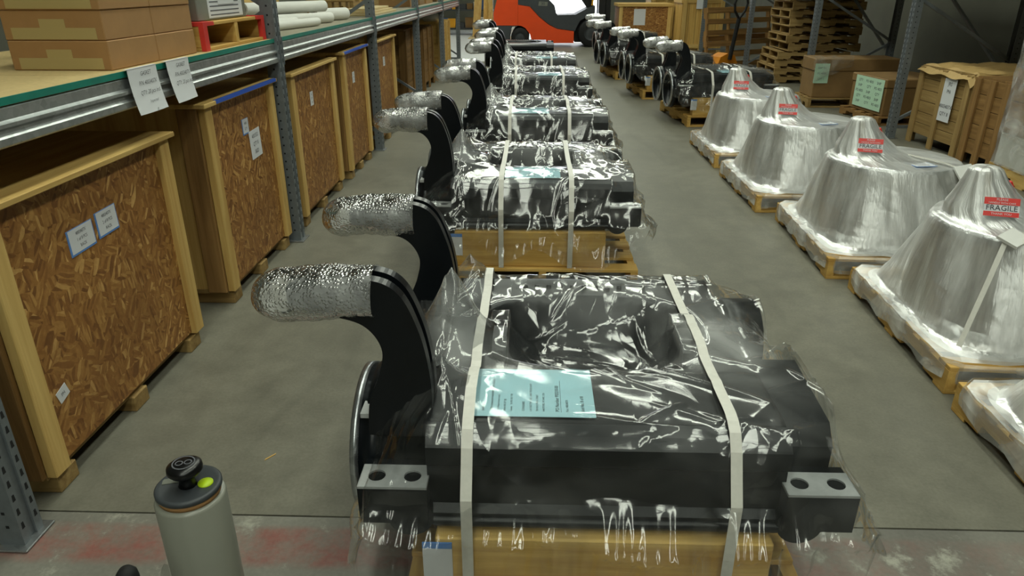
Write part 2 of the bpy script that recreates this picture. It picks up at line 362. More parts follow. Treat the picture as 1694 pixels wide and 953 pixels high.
# ------------------------------------------------------------------ mesh helpers
class MB:
    """collects boxes, prisms, lathes and tubes; build() links them as one mesh object"""
    def __init__(self): self.v = []; self.f = []; self.sm = []; self.uv = None
    def _add(self, vs, fs, smooth=False):
        o = len(self.v); self.v += [tuple(p) for p in vs]
        self.f += [tuple(i + o for i in f) for f in fs]; self.sm += [smooth] * len(fs)
        return self
    def box(self, a, b):
        x0, y0, z0 = a; x1, y1, z1 = b
        return self._add([(x0, y0, z0), (x1, y0, z0), (x1, y1, z0), (x0, y1, z0), (x0, y0, z1), (x1, y0, z1), (x1, y1, z1), (x0, y1, z1)],
                         [(3, 2, 1, 0), (4, 5, 6, 7), (0, 1, 5, 4), (1, 2, 6, 5), (2, 3, 7, 6), (3, 0, 4, 7)])
    def bevbox(self, a, b, r=0.004):
        """box with chamfered edges"""
        x0, y0, z0 = a; x1, y1, z1 = b
        bm = bmesh.new(); bmesh.ops.create_cube(bm, size=1)
        for v in bm.verts:
            v.co = Vector(((x0 + x1) / 2 + v.co.x * (x1 - x0), (y0 + y1) / 2 + v.co.y * (y1 - y0), (z0 + z1) / 2 + v.co.z * (z1 - z0)))
        bmesh.ops.bevel(bm, geom=list(bm.edges), offset=r, segments=1, affect='EDGES', profile=0.5)
        return self.frombm(bm)
    def frombm(self, bm, smooth=False):
        bm.verts.index_update()
        vs = [v.co.copy() for v in bm.verts]; fs = [[v.index for v in f.verts] for f in bm.faces]
        bm.free(); return self._add(vs, fs, smooth)
    def obox(self, c, half, rot):
        """oriented box: centre, half sizes, Matrix rotation (3x3)"""
        c = Vector(c); hx, hy, hz = half
        ps = [(sx * hx, sy * hy, sz * hz) for sz in (-1, 1) for sx, sy in ((-1, -1), (1, -1), (1, 1), (-1, 1))]
        return self._add([c + rot @ Vector(p) for p in ps], [(3, 2, 1, 0), (4, 5, 6, 7), (0, 1, 5, 4), (1, 2, 6, 5), (2, 3, 7, 6), (3, 0, 4, 7)])
    def bar(self, p, q, w, h, up=(0, 0, 1)):
        p, q = Vector(p), Vector(q); d = (q - p); L = d.length; d.normalize()
        u = Vector(up); s = d.cross(u)
        if s.length < 1e-4: s = d.cross(Vector((1, 0, 0)))
        s.normalize(); n = s.cross(d)
        return self.obox((p + q) / 2, (L / 2, w / 2, h / 2), Matrix((d, s, n)).transposed())
    def prism(self, poly, axis, a, b):
        """polygon in the plane across `axis`, extruded from a to b. axis X: (y,z); Y: (x,z); Z: (x,y)"""
        n = len(poly)
        P = {'X': lambda p, t: (t, p[0], p[1]), 'Y': lambda p, t: (p[0], t, p[1]), 'Z': lambda p, t: (p[0], p[1], t)}[axis]
        vs = [P(p, a) for p in poly] + [P(p, b) for p in poly]
        bm = bmesh.new(); bv = [bm.verts.new(v) for v in vs]
        bm.faces.new(bv[:n]); bm.faces.new(bv[n:][::-1])
        for i in range(n): bm.faces.new((bv[i], bv[n + i], bv[n + (i + 1) % n], bv[(i + 1) % n]))
        bmesh.ops.recalc_face_normals(bm, faces=list(bm.faces))
        bmesh.ops.triangulate(bm, faces=[f for f in bm.faces if len(f.verts) > 4])
        return self.frombm(bm)
    def tube(self, p, q, r0, r1=None, seg=20, cap=True):
        p, q = Vector(p), Vector(q); r1 = r0 if r1 is None else r1
        d = (q - p).normalized(); a = d.orthogonal().normalized(); b = d.cross(a)
        vs = []
        for c, r in ((p, r0), (q, r1)):
            vs += [c + (a * math.cos(2 * PI * i / seg) + b * math.sin(2 * PI * i / seg)) * r for i in range(seg)]
        self._add(vs, [(i, (i + 1) % seg, seg + (i + 1) % seg, seg + i) for i in range(seg)], True)
        if cap:
            self._add(vs[:seg], [tuple(range(seg))[::-1]]); self._add(vs[seg:], [tuple(range(seg))])
        return self
    def lathe(self, prof, c=(0, 0, 0), axis='Z', seg=32, closed=False):
        """profile of (radius, height) turned round an axis through c"""
        c = Vector(c); A = {'Z': ((1, 0, 0), (0, 1, 0), (0, 0, 1)), 'X': ((0, 1, 0), (0, 0, 1), (1, 0, 0)), 'Y': ((0, 0, 1), (1, 0, 0), (0, 1, 0))}[axis]
        u, v, w = map(Vector, A)
        n = len(prof); vs = []
        for r, h in prof: vs += [c + (u * math.cos(2 * PI * i / seg) + v * math.sin(2 * PI * i / seg)) * r + w * h for i in range(seg)]
        fs = []
        for k in range(n if closed else n - 1):
            k2 = (k + 1) % n
            fs += [(k * seg + i, k * seg + (i + 1) % seg, k2 * seg + (i + 1) % seg, k2 * seg + i) for i in range(seg)]
        return self._add(vs, fs, True)
    def path(self, pts, r, seg=10):
        for a, b in zip(pts[:-1], pts[1:]): self.tube(a, b, r, seg=seg)
        return self
    def mesh(self, name, mat, sharp=0.7):
        me = bpy.data.meshes.new(name); me.from_pydata(self.v, [], self.f); me.update()
        me.polygons.foreach_set('use_smooth', self.sm if len(self.sm) == len(me.polygons) else [False] * len(me.polygons))
        me.materials.append(mat); return me
    def build(self, name, mat, parent=None): return link(name, self.mesh(name, mat), parent)

def link(name, data, parent=None):
    o = bpy.data.objects.new(name, data); C.objects.link(o)
    if parent is not None: o.parent = parent
    return o
def tag(o, label, cat, group=None):
    o['label'] = label; o['category'] = cat
    if group: o['group'] = group
    return o
def thing(name, label, cat, loc=(0, 0, 0), rz=0.0, group=None):
    o = link(name, None); o.location = loc; o.rotation_euler = (0, 0, rz); o.empty_display_size = 0.1
    return tag(o, label, cat, group)
def struct(o): o['kind'] = 'structure'; return o
def place(o, loc, rz=0.0): o.location = loc; o.rotation_euler = (0, 0, rz); return o

_text_cache = {}
def text_mesh(s, size, mat, align='LEFT', squash=1.0):
    key = (s, size, mat.name, align, squash)
    if key in _text_cache: return _text_cache[key]
    cu = bpy.data.curves.new('t', 'FONT'); cu.body = s; cu.size = size; cu.align_x = align; cu.align_y = 'CENTER'; cu.resolution_u = 2
    ob = bpy.data.objects.new('t', cu); C.objects.link(ob)
    dg = bpy.context.evaluated_depsgraph_get()
    me = bpy.data.meshes.new_from_object(ob.evaluated_get(dg))
    bpy.data.objects.remove(ob); bpy.data.curves.remove(cu)
    if squash != 1.0:
        for v in me.vertices: v.co.x *= squash
    me.name = 'lettering'; me.materials.clear(); me.materials.append(mat)
    _text_cache[key] = me; return me
def lettering(s, size, mat, parent, origin, right, up, align='CENTER', squash=1.0, lift=0.0008):
    """flat print: right and up are directions in the parent's frame"""
    me = text_mesh(s, size, mat, align, squash)
    o = link('lettering', me, parent)
    r = Vector(right).normalized(); u = Vector(up); n = r.cross(u).normalized(); u = n.cross(r)
    m = Matrix((r, u, n)).transposed().to_4x4(); m.translation = Vector(origin) + n * lift
    o.matrix_local = m; return o

def vnoise(x, y, seed=0, oct=3):
    out = np.zeros(x.shape); amp = 1.0
    rs = np.random.RandomState(seed); tab = rs.rand(256, 256)
    for o in range(oct):
        xi = np.floor(x).astype(int); yi = np.floor(y).astype(int); fx = x - xi; fy = y - yi
        fx = fx * fx * (3 - 2 * fx); fy = fy * fy * (3 - 2 * fy)
        g = lambda a, b: tab[a % 256, b % 256]
        out += amp * ((g(xi, yi) * (1 - fx) + g(xi + 1, yi) * fx) * (1 - fy) + (g(xi, yi + 1) * (1 - fx) + g(xi + 1, yi + 1) * fx) * fy - 0.5)
        x = x * 2.03 + 7; y = y * 2.03 + 3; amp *= 0.5
    return out
def folds(x, y, n, seed, box):
    """piecewise-sloping ridges between random points: crumpled sheet"""
    rs = np.random.RandomState(seed)
    px = rs.uniform(box[0], box[1], n); py = rs.uniform(box[2], box[3], n)
    d = np.sqrt((x[..., None] - px) ** 2 + (y[..., None] - py) ** 2)
    d.sort(axis=-1)
    return d[..., 1] - d[..., 0]
def grid_mesh(name, P, mat, smooth=True, uv=None):
    """P: (n,m,3) array of points"""
    n, m = P.shape[:2]
    idx = np.arange(n * m).reshape(n, m)
    q = np.stack([idx[:-1, :-1], idx[1:, :-1], idx[1:, 1:], idx[:-1, 1:]], -1).reshape(-1, 4)
    me = bpy.data.meshes.new(name); me.from_pydata(P.reshape(-1, 3).tolist(), [], q.tolist()); me.update()
    if smooth: me.polygons.foreach_set('use_smooth', [True] * len(me.polygons))
    if uv is not None:
        ul = me.uv_layers.new(name='UVMap'); li = np.zeros(len(me.loops), dtype=int); me.loops.foreach_get('vertex_index', li)
        ul.data.foreach_set('uv', uv.reshape(-1, 2)[li].astype(np.float32).ravel())
    me.materials.append(mat); return me
ORD = ['first', 'second', 'third', 'fourth', 'fifth', 'sixth', 'seventh']

# ------------------------------------------------------------------ the building
JOINT = 1.735      # y of the floor joint
struct(MB().box((-4.3, JOINT + 0.003, -0.1), (6.6, 26.5, 0)).build('floor', M['floor']))
o = struct(MB().box((-4.3, -11.0, -0.1), (6.6, JOINT - 0.003, -0.001)).build('floor', M['apron']))
struct(MB().box((-4.3, JOINT - 0.003, -0.1), (6.6, JOINT + 0.003, -0.006)).build('trim_1', M['hole']))
struct(MB().box((-3.9, 15.6, 0.0), (-0.75, 26.3, 0.004)).build('door_daylight_1', M['daylit_floor']))  # pale patch painting the door's daylight on the floor
struct(MB().box((-0.75, 20.6, 0.0), (2.0, 26.3, 0.004)).build('door_daylight_2', M['daylit_floor']))  # the same painted daylight, behind the forklift
struct(MB().box((-4.5, -11.0, -0.1), (-4.3, 26.7, 6.2)).build('wall_left', M['wall']))
struct(MB().box((6.6, -11.0, -0.1), (6.8, 26.7, 6.2)).build('wall_right', M['wall']))
struct(MB().box((-4.3, -11.2, -0.1), (6.6, -11.0, 6.2)).build('wall_front', M['wall']))
wb = MB(); wb.box((-4.3, 26.5, -0.1), (-0.2, 26.7, 6.2)); wb.box((2.2, 26.5, -0.1), (6.6, 26.7, 6.2)); wb.box((-0.2, 26.5, 3.2), (2.2, 26.7, 6.2))
struct(wb.build('wall_back', M['wall']))
struct(MB().box((-4.5, -11.2, 6.2), (6.8, 26.7, 6.4)).build('ceiling', M['ceil']))
df = MB(); df.box((-0.3, 26.46, 0), (-0.2, 26.5, 3.3)); df.box((2.2, 26.46, 0), (2.3, 26.5, 3.3)); df.box((-0.3, 26.46, 3.2), (2.3, 26.5, 3.3))
struct(df.build('door_1', M['steel']))

# ceiling fixtures (out of the photograph, they light the hall)
hb = MB(); hb.prism([(-0.32, 0.05), (-0.16, 0.12), (0.16, 0.12), (0.32, 0.05), (0.32, 0.04), (-0.32, 0.04)], 'Y', -1.22, 1.22)
HOUS = hb.mesh('housing', M['lamphouse'])
TUBES = [MB().tube((dx, -1.18, 0.022), (dx, 1.18, 0.022), 0.016, seg=10).mesh('tube', M['lamp']) for dx in (-0.2, 0.0, 0.2)]
def fixture(x, y, z=5.4):
    t = thing('unseen_ceiling_lamp', 'unseen three-tube ceiling lamp over the storage hall', 'lamp', (x, y, z), 0, 'unseen ceiling lamps of the hall')
    link('housing', HOUS, t)
    for me in TUBES: link('tube', me, t)
    h = MB(); h.tube((0, -0.4, 0.10), (0, -0.4, 6.2 - z), 0.006, seg=6); h.tube((0, 0.4, 0.10), (0, 0.4, 6.2 - z), 0.006, seg=6)
    h.build('hanger', M['steel'], t)
    ld = bpy.data.lights.new('lamp_light', 'AREA'); ld.shape = 'RECTANGLE'; ld.size = 0.6; ld.size_y = 2.4
    ld.energy = LAMP_W; ld.color = LAMP_COL
    lo = link('lamp_light', ld, t); lo.location = (0, 0, -0.004)
for x in (-0.55, 1.7):
    for y in (-7.8, -5.0, -2.2, 0.6, 3.4, 6.2, 9.0, 11.8, 14.6, 17.4, 20.2, 23.0): fixture(x, y)  # rows behind the camera are added fill for camera-facing sides

# ------------------------------------------------------------------ pallets
_pc = {}
def pallet(name, label, cat_group, loc, rz=0.0, w=1.03, d=1.2, h=0.125, pre='pal', nb=7, tilt=None):
    t = thing(name, label, 'pallet', loc, rz, cat_group)
    key = (w, d, h, pre, nb)
    if key not in _pc:
        bd = 0.018; bw = 0.095
        board = MB().bevbox((-w / 2, 0, h - bd), (w / 2, bw, h), 0.002).mesh('deck_board', M[pre + 'X'])
        low = MB().bevbox((-w / 2, 0, 0), (w / 2, bw, 0.016), 0.002).mesh('bottom_board', M[pre + 'X'])
        z0, z1 = 0.016, h - bd
        n0, n1 = d * 0.17, d * 0.38
        prof = [(0, z0), (n0, z0), (n0 + 0.015, z0 + 0.04), (n1 - 0.015, z0 + 0.04), (n1, z0), (d - n1, z0), (d - n1 + 0.015, z0 + 0.04), (d - n0 - 0.015, z0 + 0.04), (d - n0, z0), (d, z0), (d, z1), (0, z1)]
        stg = MB().prism(prof, 'X', -0.02, 0.02).mesh('stringer', M[pre + 'Y'])
        _pc[key] = (board, low, stg, bw)
    board, low, stg, bw = _pc[key]
    for i in range(nb):
        o = link('deck_board', board, t); o.location = (random.uniform(-.004, .004), (d - bw) * i / (nb - 1), 0)
    for y in (0, (d - bw) / 2, d - bw):
        o = link('bottom_board', low, t); o.location = (0, y, 0)
    for x in (-w / 2 + 0.02, 0, w / 2 - 0.02):
        o = link('stringer', stg, t); o.location = (x, 0, 0)
    return t

# ------------------------------------------------------------------ the castings in plastic
# local frame: x across (horns to -x), y away from the front lugs, z up from the floor
def body_h(x, y):
    """top surface of the casting's body"""
    h = np.full(x.shape, 0.585)
    u = (x - 0.0) / 0.335; v = (y - 0.56) / 0.25
    r = (np.abs(u) ** 2.6 + np.abs(v) ** 2.6) ** (1 / 2.6)
    bowl = np.clip(1 - r, 0, 1)
    h -= 0.20 * np.clip(bowl * 1.9, 0, 1) ** 0.75
    # front slope to the ledge
    h = np.where(y < 0.10, 0.585 - (0.10 - y) * 0.25, h)
    return h
nx, ny = 72, 84
gx, gy = np.meshgrid(np.linspace(-0.43, 0.43, nx), np.linspace(0.0805, 0.965, ny), indexing='ij')
top = np.stack([gx, gy, body_h(gx, gy)], -1)
bot = top.copy(); bot[..., 2] = 0.345
def closed_slab(name, T, B, mat):
    n, m = T.shape[:2]; vs = np.concatenate([T.reshape(-1, 3), B.reshape(-1, 3)]); N = n * m
    idx = np.arange(N).reshape(n, m); f = []
    q = np.stack([idx[:-1, :-1], idx[1:, :-1], idx[1:, 1:], idx[:-1, 1:]], -1).reshape(-1, 4)
    f += q.tolist()
    loop = list(idx[:, 0]) + list(idx[-1, 1:]) + list(idx[-2::-1, -1]) + list(idx[0, -2:0:-1])
    L = len(loop)
    f += [(loop[i], loop[i] + N, loop[(i + 1) % L] + N, loop[(i + 1) % L]) for i in range(L)]
    f.append([int(i) + N for i in loop])
    me = bpy.data.meshes.new(name); me.from_pydata(vs.tolist(), [], [[int(i) for i in k] for k in f]); me.update()
    sm = [True] * len(q) + [False] * (len(f) - len(q)); me.polygons.foreach_set('use_smooth', sm)
    me.materials.append(mat); return me
CAST = {}
CAST['body'] = closed_slab('body', top, bot, M['black'])
# lower front beam with a rolled lip
CAST['front_beam'] = MB().prism([(0.0, 0.335), (0.0, 0.372), (0.022, 0.385), (0.028, 0.490), (0.014, 0.502), (0.018, 0.548), (0.040, 0.572), (0.080, 0.580), (0.080, 0.335)], 'X', -0.425, 0.43).mesh('front_beam', M['black'])
CAST['lip'] = MB().tube((-0.41, 0.0, 0.350), (0.415, 0.0, 0.350), 0.014, seg=12).mesh('lip', M['black'])
CAST['rear_beam'] = MB().prism([(0.966, 0.335), (0.966, 0.50), (0.995, 0.50), (1.015, 0.47), (1.015, 0.335)], 'X', -0.44, 0.46).mesh('rear_beam', M['black'])
# gussets inside the trough
gs = MB().prism([(0.38, 0.40), (0.42, 0.59), (0.47, 0.61), (0.56, 0.60), (0.62, 0.52), (0.62, 0.40)], 'X', -0.02, 0.02)
CAST['gusset'] = gs.mesh('gusset', M['black'])
# lug: plate with two holes, thick, machined top
def lug_mesh(part):
    w, d, z0, z1 = 0.165, 0.085, 0.355, 0.462
    m = MB(); hol = [(-0.043, 0.043), (0.043, 0.043)]; r = 0.021
    if part == 'lug':
        m.prism([(-w / 2, -0.0), (w / 2 , 0.0), (w / 2, d + 0.03), (-w / 2, d + 0.03)], 'Z', z0, z1 - 0.006)
    else:
        # top skin as a grid with true openings
        bm = bmesh.new()
        vs = []
        seg = 16
        for (cx, cy) in hol:
            x0 = -w / 2 if cx < 0 else 0; x1 = 0 if cx < 0 else w / 2
            ring = [bm.verts.new((cx + r * math.cos(2 * PI * i / seg), cy + r * math.sin(2 * PI * i / seg), z1)) for i in range(seg)]
            low = [bm.verts.new((v.co.x, v.co.y, z1 - 0.005)) for v in ring]
            out = []
            for i in range(seg):
                a = 2 * PI * i / seg; c, s = math.cos(a), math.sin(a)
                tx = ((x1 - cx) / c if c > 1e-6 else (x0 - cx) / c if c < -1e-6 else 1e9)
                ty = ((d - cy) / s if s > 1e-6 else (0 - cy) / s if s < -1e-6 else 1e9)
                k = min(tx, ty); out.append(bm.verts.new((cx + c * k, cy + s * k, z1)))
            for i in range(seg):
                j = (i + 1) % seg
                bm.faces.new((ring[i], out[i], out[j], ring[j])); bm.faces.new((ring[i], ring[j], low[j], low[i]))
            for (qx, qy) in ((x0, 0), (x1, 0), (x1, d), (x0, d)):
                # fill the corner
                q = bm.verts.new((qx, qy, z1)); ds = sorted(out, key=lambda v: (v.co - q.co).length)[:2]
                try: bm.faces.new((q, ds[0], ds[1]))
                except Exception: pass
        bmesh.ops.remove_doubles(bm, verts=list(bm.verts), dist=1e-5)
        for f in bm.faces:
            f.normal_update()
            if abs(f.normal.z) > 0.5 and f.normal.z < 0: f.normal_flip()
        m.frombm(bm)
        m.box((-w / 2, 0, z1 - 0.0062), (-w / 2 + 0.002, d, z1)); m.box((w / 2 - 0.002, 0, z1 - 0.0062), (w / 2, d, z1))
        m.box((-w / 2, 0, z1 - 0.0062), (w / 2, 0.001, z1))
    return m
CAST['lug'] = lug_mesh('lug').mesh('lug', M['black'])
CAST['lug_face'] = lug_mesh('face').mesh('lug_face', M['primer'])
CAST['boss'] = MB().tube((0, 0.0, 0.365), (0, 0.10, 0.365), 0.055, seg=28).mesh('boss', M['black'])
# bearing tube at the horn end: open bore with flange
CAST['bearing_tube'] = MB().lathe([(0.170, -0.63), (0.200, -0.63), (0.200, -0.60), (0.208, -0.595), (0.208, -0.565), (0.190, -0.555), (0.185, -0.44), (0.16, -0.43), (0.16, -0.60), (0.17, -0.605)], (0, 0, 0.385), 'X', 48, True).mesh('bearing_tube', M['black'])
CAST['tube_back'] = MB().lathe([(0.0, -0.455), (0.163, -0.455), (0.163, -0.445), (0.0, -0.445)], (0, 0, 0.385), 'X', 32).mesh('tube_back', M['black'])
CAST['flange_rim'] = MB().lathe([(0.171, -0.634), (0.204, -0.634), (0.204, -0.612), (0.171, -0.6305)], (0, 0, 0.385), 'X', 48, True).mesh('flange_rim', M['machined'])
CAST['end_tube'] = MB().lathe([(0.10, 0.56), (0.135, 0.56), (0.135, 0.46), (0.12, 0.44), (0.10, 0.44)], (0, 0, 0.45), 'X', 36, True).mesh('end_tube', M['black'])
CAST['end_block'] = MB().prism([(0.095, 0.345), (0.095, 0.515), (0.135, 0.560), (0.40, 0.585), (0.45, 0.53), (0.45, 0.345)], 'X', 0.4305, 0.555).mesh('end_block', M['black'])
# hooked arm plate (x,z outline)
def catmull(pts, n=8):
    out = []; N = len(pts)
    for i in range(N - 1):
        p0 = pts[max(0, i - 1)]; p1 = pts[i]; p2 = pts[i + 1]; p3 = pts[min(N - 1, i + 2)]
        for k in range(n):
            t = k / n
            out.append(tuple(0.5 * ((2 * b) + (c - a) * t + (2 * a - 5 * b + 4 * c - d) * t * t + (-a + 3 * b - 3 * c + d) * t ** 3) for a, b, c, d in zip(p0, p1, p2, p3)))
    out.append(tuple(pts[-1])); return out
arm_l = catmull([(-0.585, 0.50), (-0.575, 0.60), (-0.545, 0.68), (-0.535, 0.75), (-0.575, 0.81), (-0.66, 0.835), (-0.745, 0.84)])
arm_r = catmull([(-0.745, 0.905), (-0.66, 0.915), (-0.55, 0.925), (-0.485, 0.89), (-0.445, 0.80), (-0.425, 0.70), (-0.42, 0.60), (-0.43, 0.50)])
CAST['arm_plate'] = MB().prism(arm_l + arm_r, 'Y', -0.016, 0.016).mesh('arm_plate', M['black'])
CAST['bolt'] = MB().lathe([(0.0, 0.012), (0.007, 0.012), (0.009, 0.008), (0.009, 0.0)], (0, 0, 0), 'Z', 8).mesh('bolt', M['black'])
CAST['pad'] = MB().box((-0.605, 0.14, 0.545), (-0.545, 0.22, 0.558)).mesh('pad', M['primer'])

def casting(label, loc, rz, group, bolts=True):
    t = thing('steel_casting', label, 'machine part', loc, rz, group)
    for k in ('body', 'front_beam', 'lip', 'rear_beam', 'end_block'): link(k, CAST[k], t)
    for x in (-0.27, 0.27):
        o = link('gusset', CAST['gusset'], t); o.location = (x, 0, 0)
    for x in (-0.5025, 0.5025):
        l_ = link('lug', CAST['lug'], t); l_.location = (x, -0.02, 0); link('lug_face', CAST['lug_face'], l_)
        b_ = link('boss', CAST['boss'], t); b_.location = (math.copysign(0.465, x), -0.01, 0)
    for y in (0.30, 0.79):
        tb = link('bearing_tube', CAST['bearing_tube'], t); tb.location = (0, y, 0)
        link('flange_rim', CAST['flange_rim'], tb); link('tube_back', CAST['tube_back'], tb)
        if y > 0.5: e = link('end_tube', CAST['end_tube'], t); e.location = (0, y, 0)
    for y in (0.145, 0.205, 0.745, 0.805):
        a = link('arm_plate', CAST['arm_plate'], t); a.location = (0, y, 0)
    link('pad', CAST['pad'], t)
    if bolts:
        for i in range(11):
            b_ = link('bolt', CAST['bolt'], t); b_.location = (-0.2 + 0.04 * i, 0.88, 0.585)
    return t

def film_surface(seed, n=130, amp=1.0, tent=0.80, m=None):
    m = m or n
    x0, x1, y0, y1 = -0.56, 0.60, -0.045, 1.04
    gx, gy = np.meshgrid(np.linspace(x0, x1, n), np.linspace(y0, y1, m), indexing='ij')
    ob = np.full(gx.shape, 0.30)
    inb = (gx > -0.44) & (gx < 0.44) & (gy > 0.075) & (gy < 0.975)
    ob = np.where(inb, body_h(gx, gy) + 0.010, ob)
    fb = (gx > -0.43) & (gx < 0.44) & (gy >= 0.008) & (gy < 0.082); ob = np.where(fb, np.maximum(ob, np.minimum(0.592, 0.556 + (gy - 0.008) * 1.0)), ob)
    rb = (gx > -0.45) & (gx < 0.47) & (gy > 0.95) & (gy < 1.025); ob = np.where(rb, np.maximum(ob, 0.51), ob)
    for y in (0.30, 0.79):
        c = np.sqrt(np.clip(0.208 ** 2 - (gy - y) ** 2, 0, None)); ob = np.where((gx < -0.42) & (c > 0), np.maximum(ob, 0.395 + c), ob)
        if y > 0.5: c = np.sqrt(np.clip(0.135 ** 2 - (gy - y) ** 2, 0, None)); ob = np.where((gx > 0.42) & (gx < 0.57) & (c > 0) & (gy > 0.5), np.maximum(ob, 0.46 + c), ob)
    eb = (gx > 0.42) & (gx < 0.565) & (gy > 0.085) & (gy < 0.46); ob = np.where(eb, np.maximum(ob, np.minimum(0.597, 0.53 + (gy - 0.085) * 1.1)), ob)
    lg = (np.abs(gx) > 0.41) & (np.abs(gx) < 0.592) & (gy > -0.03) & (gy < 0.10); ob = np.where(lg, np.maximum(ob, 0.472), ob)
    gsd = (np.abs(np.abs(gx) - 0.27) < 0.03) & (gy > 0.40) & (gy < 0.62); ob = np.where(gsd, np.maximum(ob, 0.618), ob)
    # the sheet is bunched up against the horned arms
    for cx, cy, hh, s in ((-0.40, 0.45, tent, 0.065), (-0.40, 0.18, tent - 0.12, 0.05), (-0.39, 0.91, tent - 0.14, 0.055)):
        r = np.sqrt((gx - cx) ** 2 + (gy - cy) ** 2); ob = np.maximum(ob, hh - r * (hh - 0.56) / (s * 2.2))
    h = np.maximum(ob, 0.60)
    eg = np.full(gx.shape, False); eg[0, :] = eg[-1, :] = True; eg[:, 0] = eg[:, -1] = True
    bz = 0.43 + 0.05 * vnoise(gx * 4, gy * 4, seed + 5)
    ob_s = ob.copy()
    for it in range(12):
        ob_s[1:-1, 1:-1] = (ob_s[:-2, 1:-1] + ob_s[2:, 1:-1] + ob_s[1:-1, :-2] + ob_s[1:-1, 2:]) / 4
    for it in range(420):
        h[1:-1, 1:-1] = (h[:-2, 1:-1] + h[2:, 1:-1] + h[1:-1, :-2] + h[1:-1, 2:]) / 4
        h = np.maximum(h, ob); h[eg] = bz[eg]
    bowl = (gx > -0.42) & (gx < 0.42) & (gy > 0.28) & (gy < 0.93)
    h2 = np.where(bowl, 0.45 * h + 0.55 * np.maximum(ob_s, ob), h)
    for it in range(3):
        h2[1:-1, 1:-1] = (h2[:-2, 1:-1] + h2[2:, 1:-1] + h2[1:-1, :-2] + h2[1:-1, 2:]) / 4
    h = np.maximum(h2, ob)
    wr = np.abs(vnoise(gx * 5 + gy * 2, gy * 6, seed + 3, 2)) * 0.016
    rs = np.random.RandomState(seed)
    for k in range(70):
        px, py = rs.uniform(x0, x1), rs.uniform(y0, y1); th = rs.normal(1.57 if px < -0.3 else 0.15, 0.65); L = rs.uniform(0.04, 0.20); A = rs.uniform(0.004, 0.013); w = rs.uniform(0.007, 0.016)
        if -0.34 < px < 0.0 and 0.08 < py < 0.34: A *= 0.25
        u = (gx - px) * math.cos(th) + (gy - py) * math.sin(th); d = np.abs(-(gx - px) * math.sin(th) + (gy - py) * math.cos(th) + 0.6 * u * u * rs.uniform(-1, 1))
        wr = np.maximum(wr, A * np.exp(-d / w) * np.clip(1.25 - (np.abs(u) / L) ** 2, 0, 1) + 0.3 * wr)
    for k in range(26):       # folds running down past the horned arms
        px, py = rs.uniform(-0.55, -0.36), rs.uniform(0.0, 0.9); th = rs.normal(1.25, 0.3); L = rs.uniform(0.06, 0.16); A = rs.uniform(0.006, 0.015); w = rs.uniform(0.006, 0.012)
        u = (gx - px) * math.cos(th) + (gy - py) * math.sin(th); d = np.abs(-(gx - px) * math.sin(th) + (gy - py) * math.cos(th))
        wr = np.maximum(wr, A * np.exp(-d / w) * np.clip(1.2 - (np.abs(u) / L) ** 2, 0, 1) + 0.3 * wr)
    # the sheet pinched along the upper front edge
    ed = np.abs(gy - 0.022 - 0.010 * vnoise(gx * 7, gx * 0 + 3.3, seed + 61, 2)); wr = wr + 0.006 * np.exp(-ed / 0.006) * (np.abs(gx) < 0.44)
    h = h + wr * amp
    P = np.stack([gx, gy, h], -1)
    # skirts: rings running down and a little outwards from the rim
    K = 22
    cx, cy = 0.02, 0.54
    rows = []
    full = np.zeros((n + 2 * K, m + 2 * K, 3))
    ai, aj = np.meshgrid(np.arange(n + 2 * K) / n, np.arange(m + 2 * K) / m, indexing='ij')
    skf = np.abs(vnoise(ai * 8 + aj * 5, aj * 8 - ai * 3, seed + 41, 2))
    for i in range(n + 2 * K):
        ii = min(max(i - K, 0), n - 1); di = max(K - i, i - (n - 1 + K), 0)
        for j in range(m + 2 * K):
            jj = min(max(j - K, 0), m - 1); dj = max(K - j, j - (m - 1 + K), 0)
            k = max(di, dj); p = P[ii, jj].copy()
            if k:
                t = k / K
                drop = (0.22 if jj > 0 else 0.27) * (0.8 + 0.2 * math.sin(ii * 0.11 + seed) + 0.10 * math.sin(jj * 0.15 + 2 * seed))
                sx = (-1 if ii == 0 else 1 if ii == n - 1 else 0); sy = (-1 if jj == 0 else 1 if jj == m - 1 else 0)
                wob = 0.012 * math.sin((ii if sy else jj) * 0.32 + seed) * t + 0.008 * math.sin((ii if sy else jj) * 0.9 + 3 * t) * t
                off = 0.003 + (0.055 if sy < 0 else 0.035) * t + wob * 0.8 + 0.09 * min(1, 2.5 * t) * skf[i, j]
                if sy < 0: off += 0.022 * math.exp(-abs(p[2] - drop * t - 0.362 + 0.012 * math.sin(ii * 0.05)) / 0.010)
                if sx and sy: off *= 0.5; drop *= 0.6
                p[0] += sx * off; p[1] += sy * off; p[2] -= drop * t
            full[i, j] = p
    me = grid_mesh('sheet', full, M['film'])
    fx, fy, fz = full[..., 0], full[..., 1], full[..., 2]
    cr = np.clip(0.38 + 1.15 * vnoise(fx * 4.2 + 9, fy * 4.2, seed + 21, 2), 0.05, 1)
    cr = np.where((fx > -0.36) & (fx < 0.03) & (fy > 0.06) & (fy < 0.36), np.minimum(cr, 0.10), cr)
    bl = lambda x, y, sx, sy: np.exp(-((fx - x) / sx) ** 2 - ((fy - y) / sy) ** 2)
    cr = np.clip(cr + 0.5 * bl(0.03, 0.88, 0.35, 0.10) + 0.45 * bl(0.05, 0.56, 0.22, 0.2) + 0.3 * bl(-0.42, 0.4, 0.08, 0.25) + 0.3 * bl(0.2, 0.1, 0.2, 0.08), 0, 1)
    cr = np.where(fz < 0.47, np.clip(cr * 0.9, 0.1, 0.8), cr)
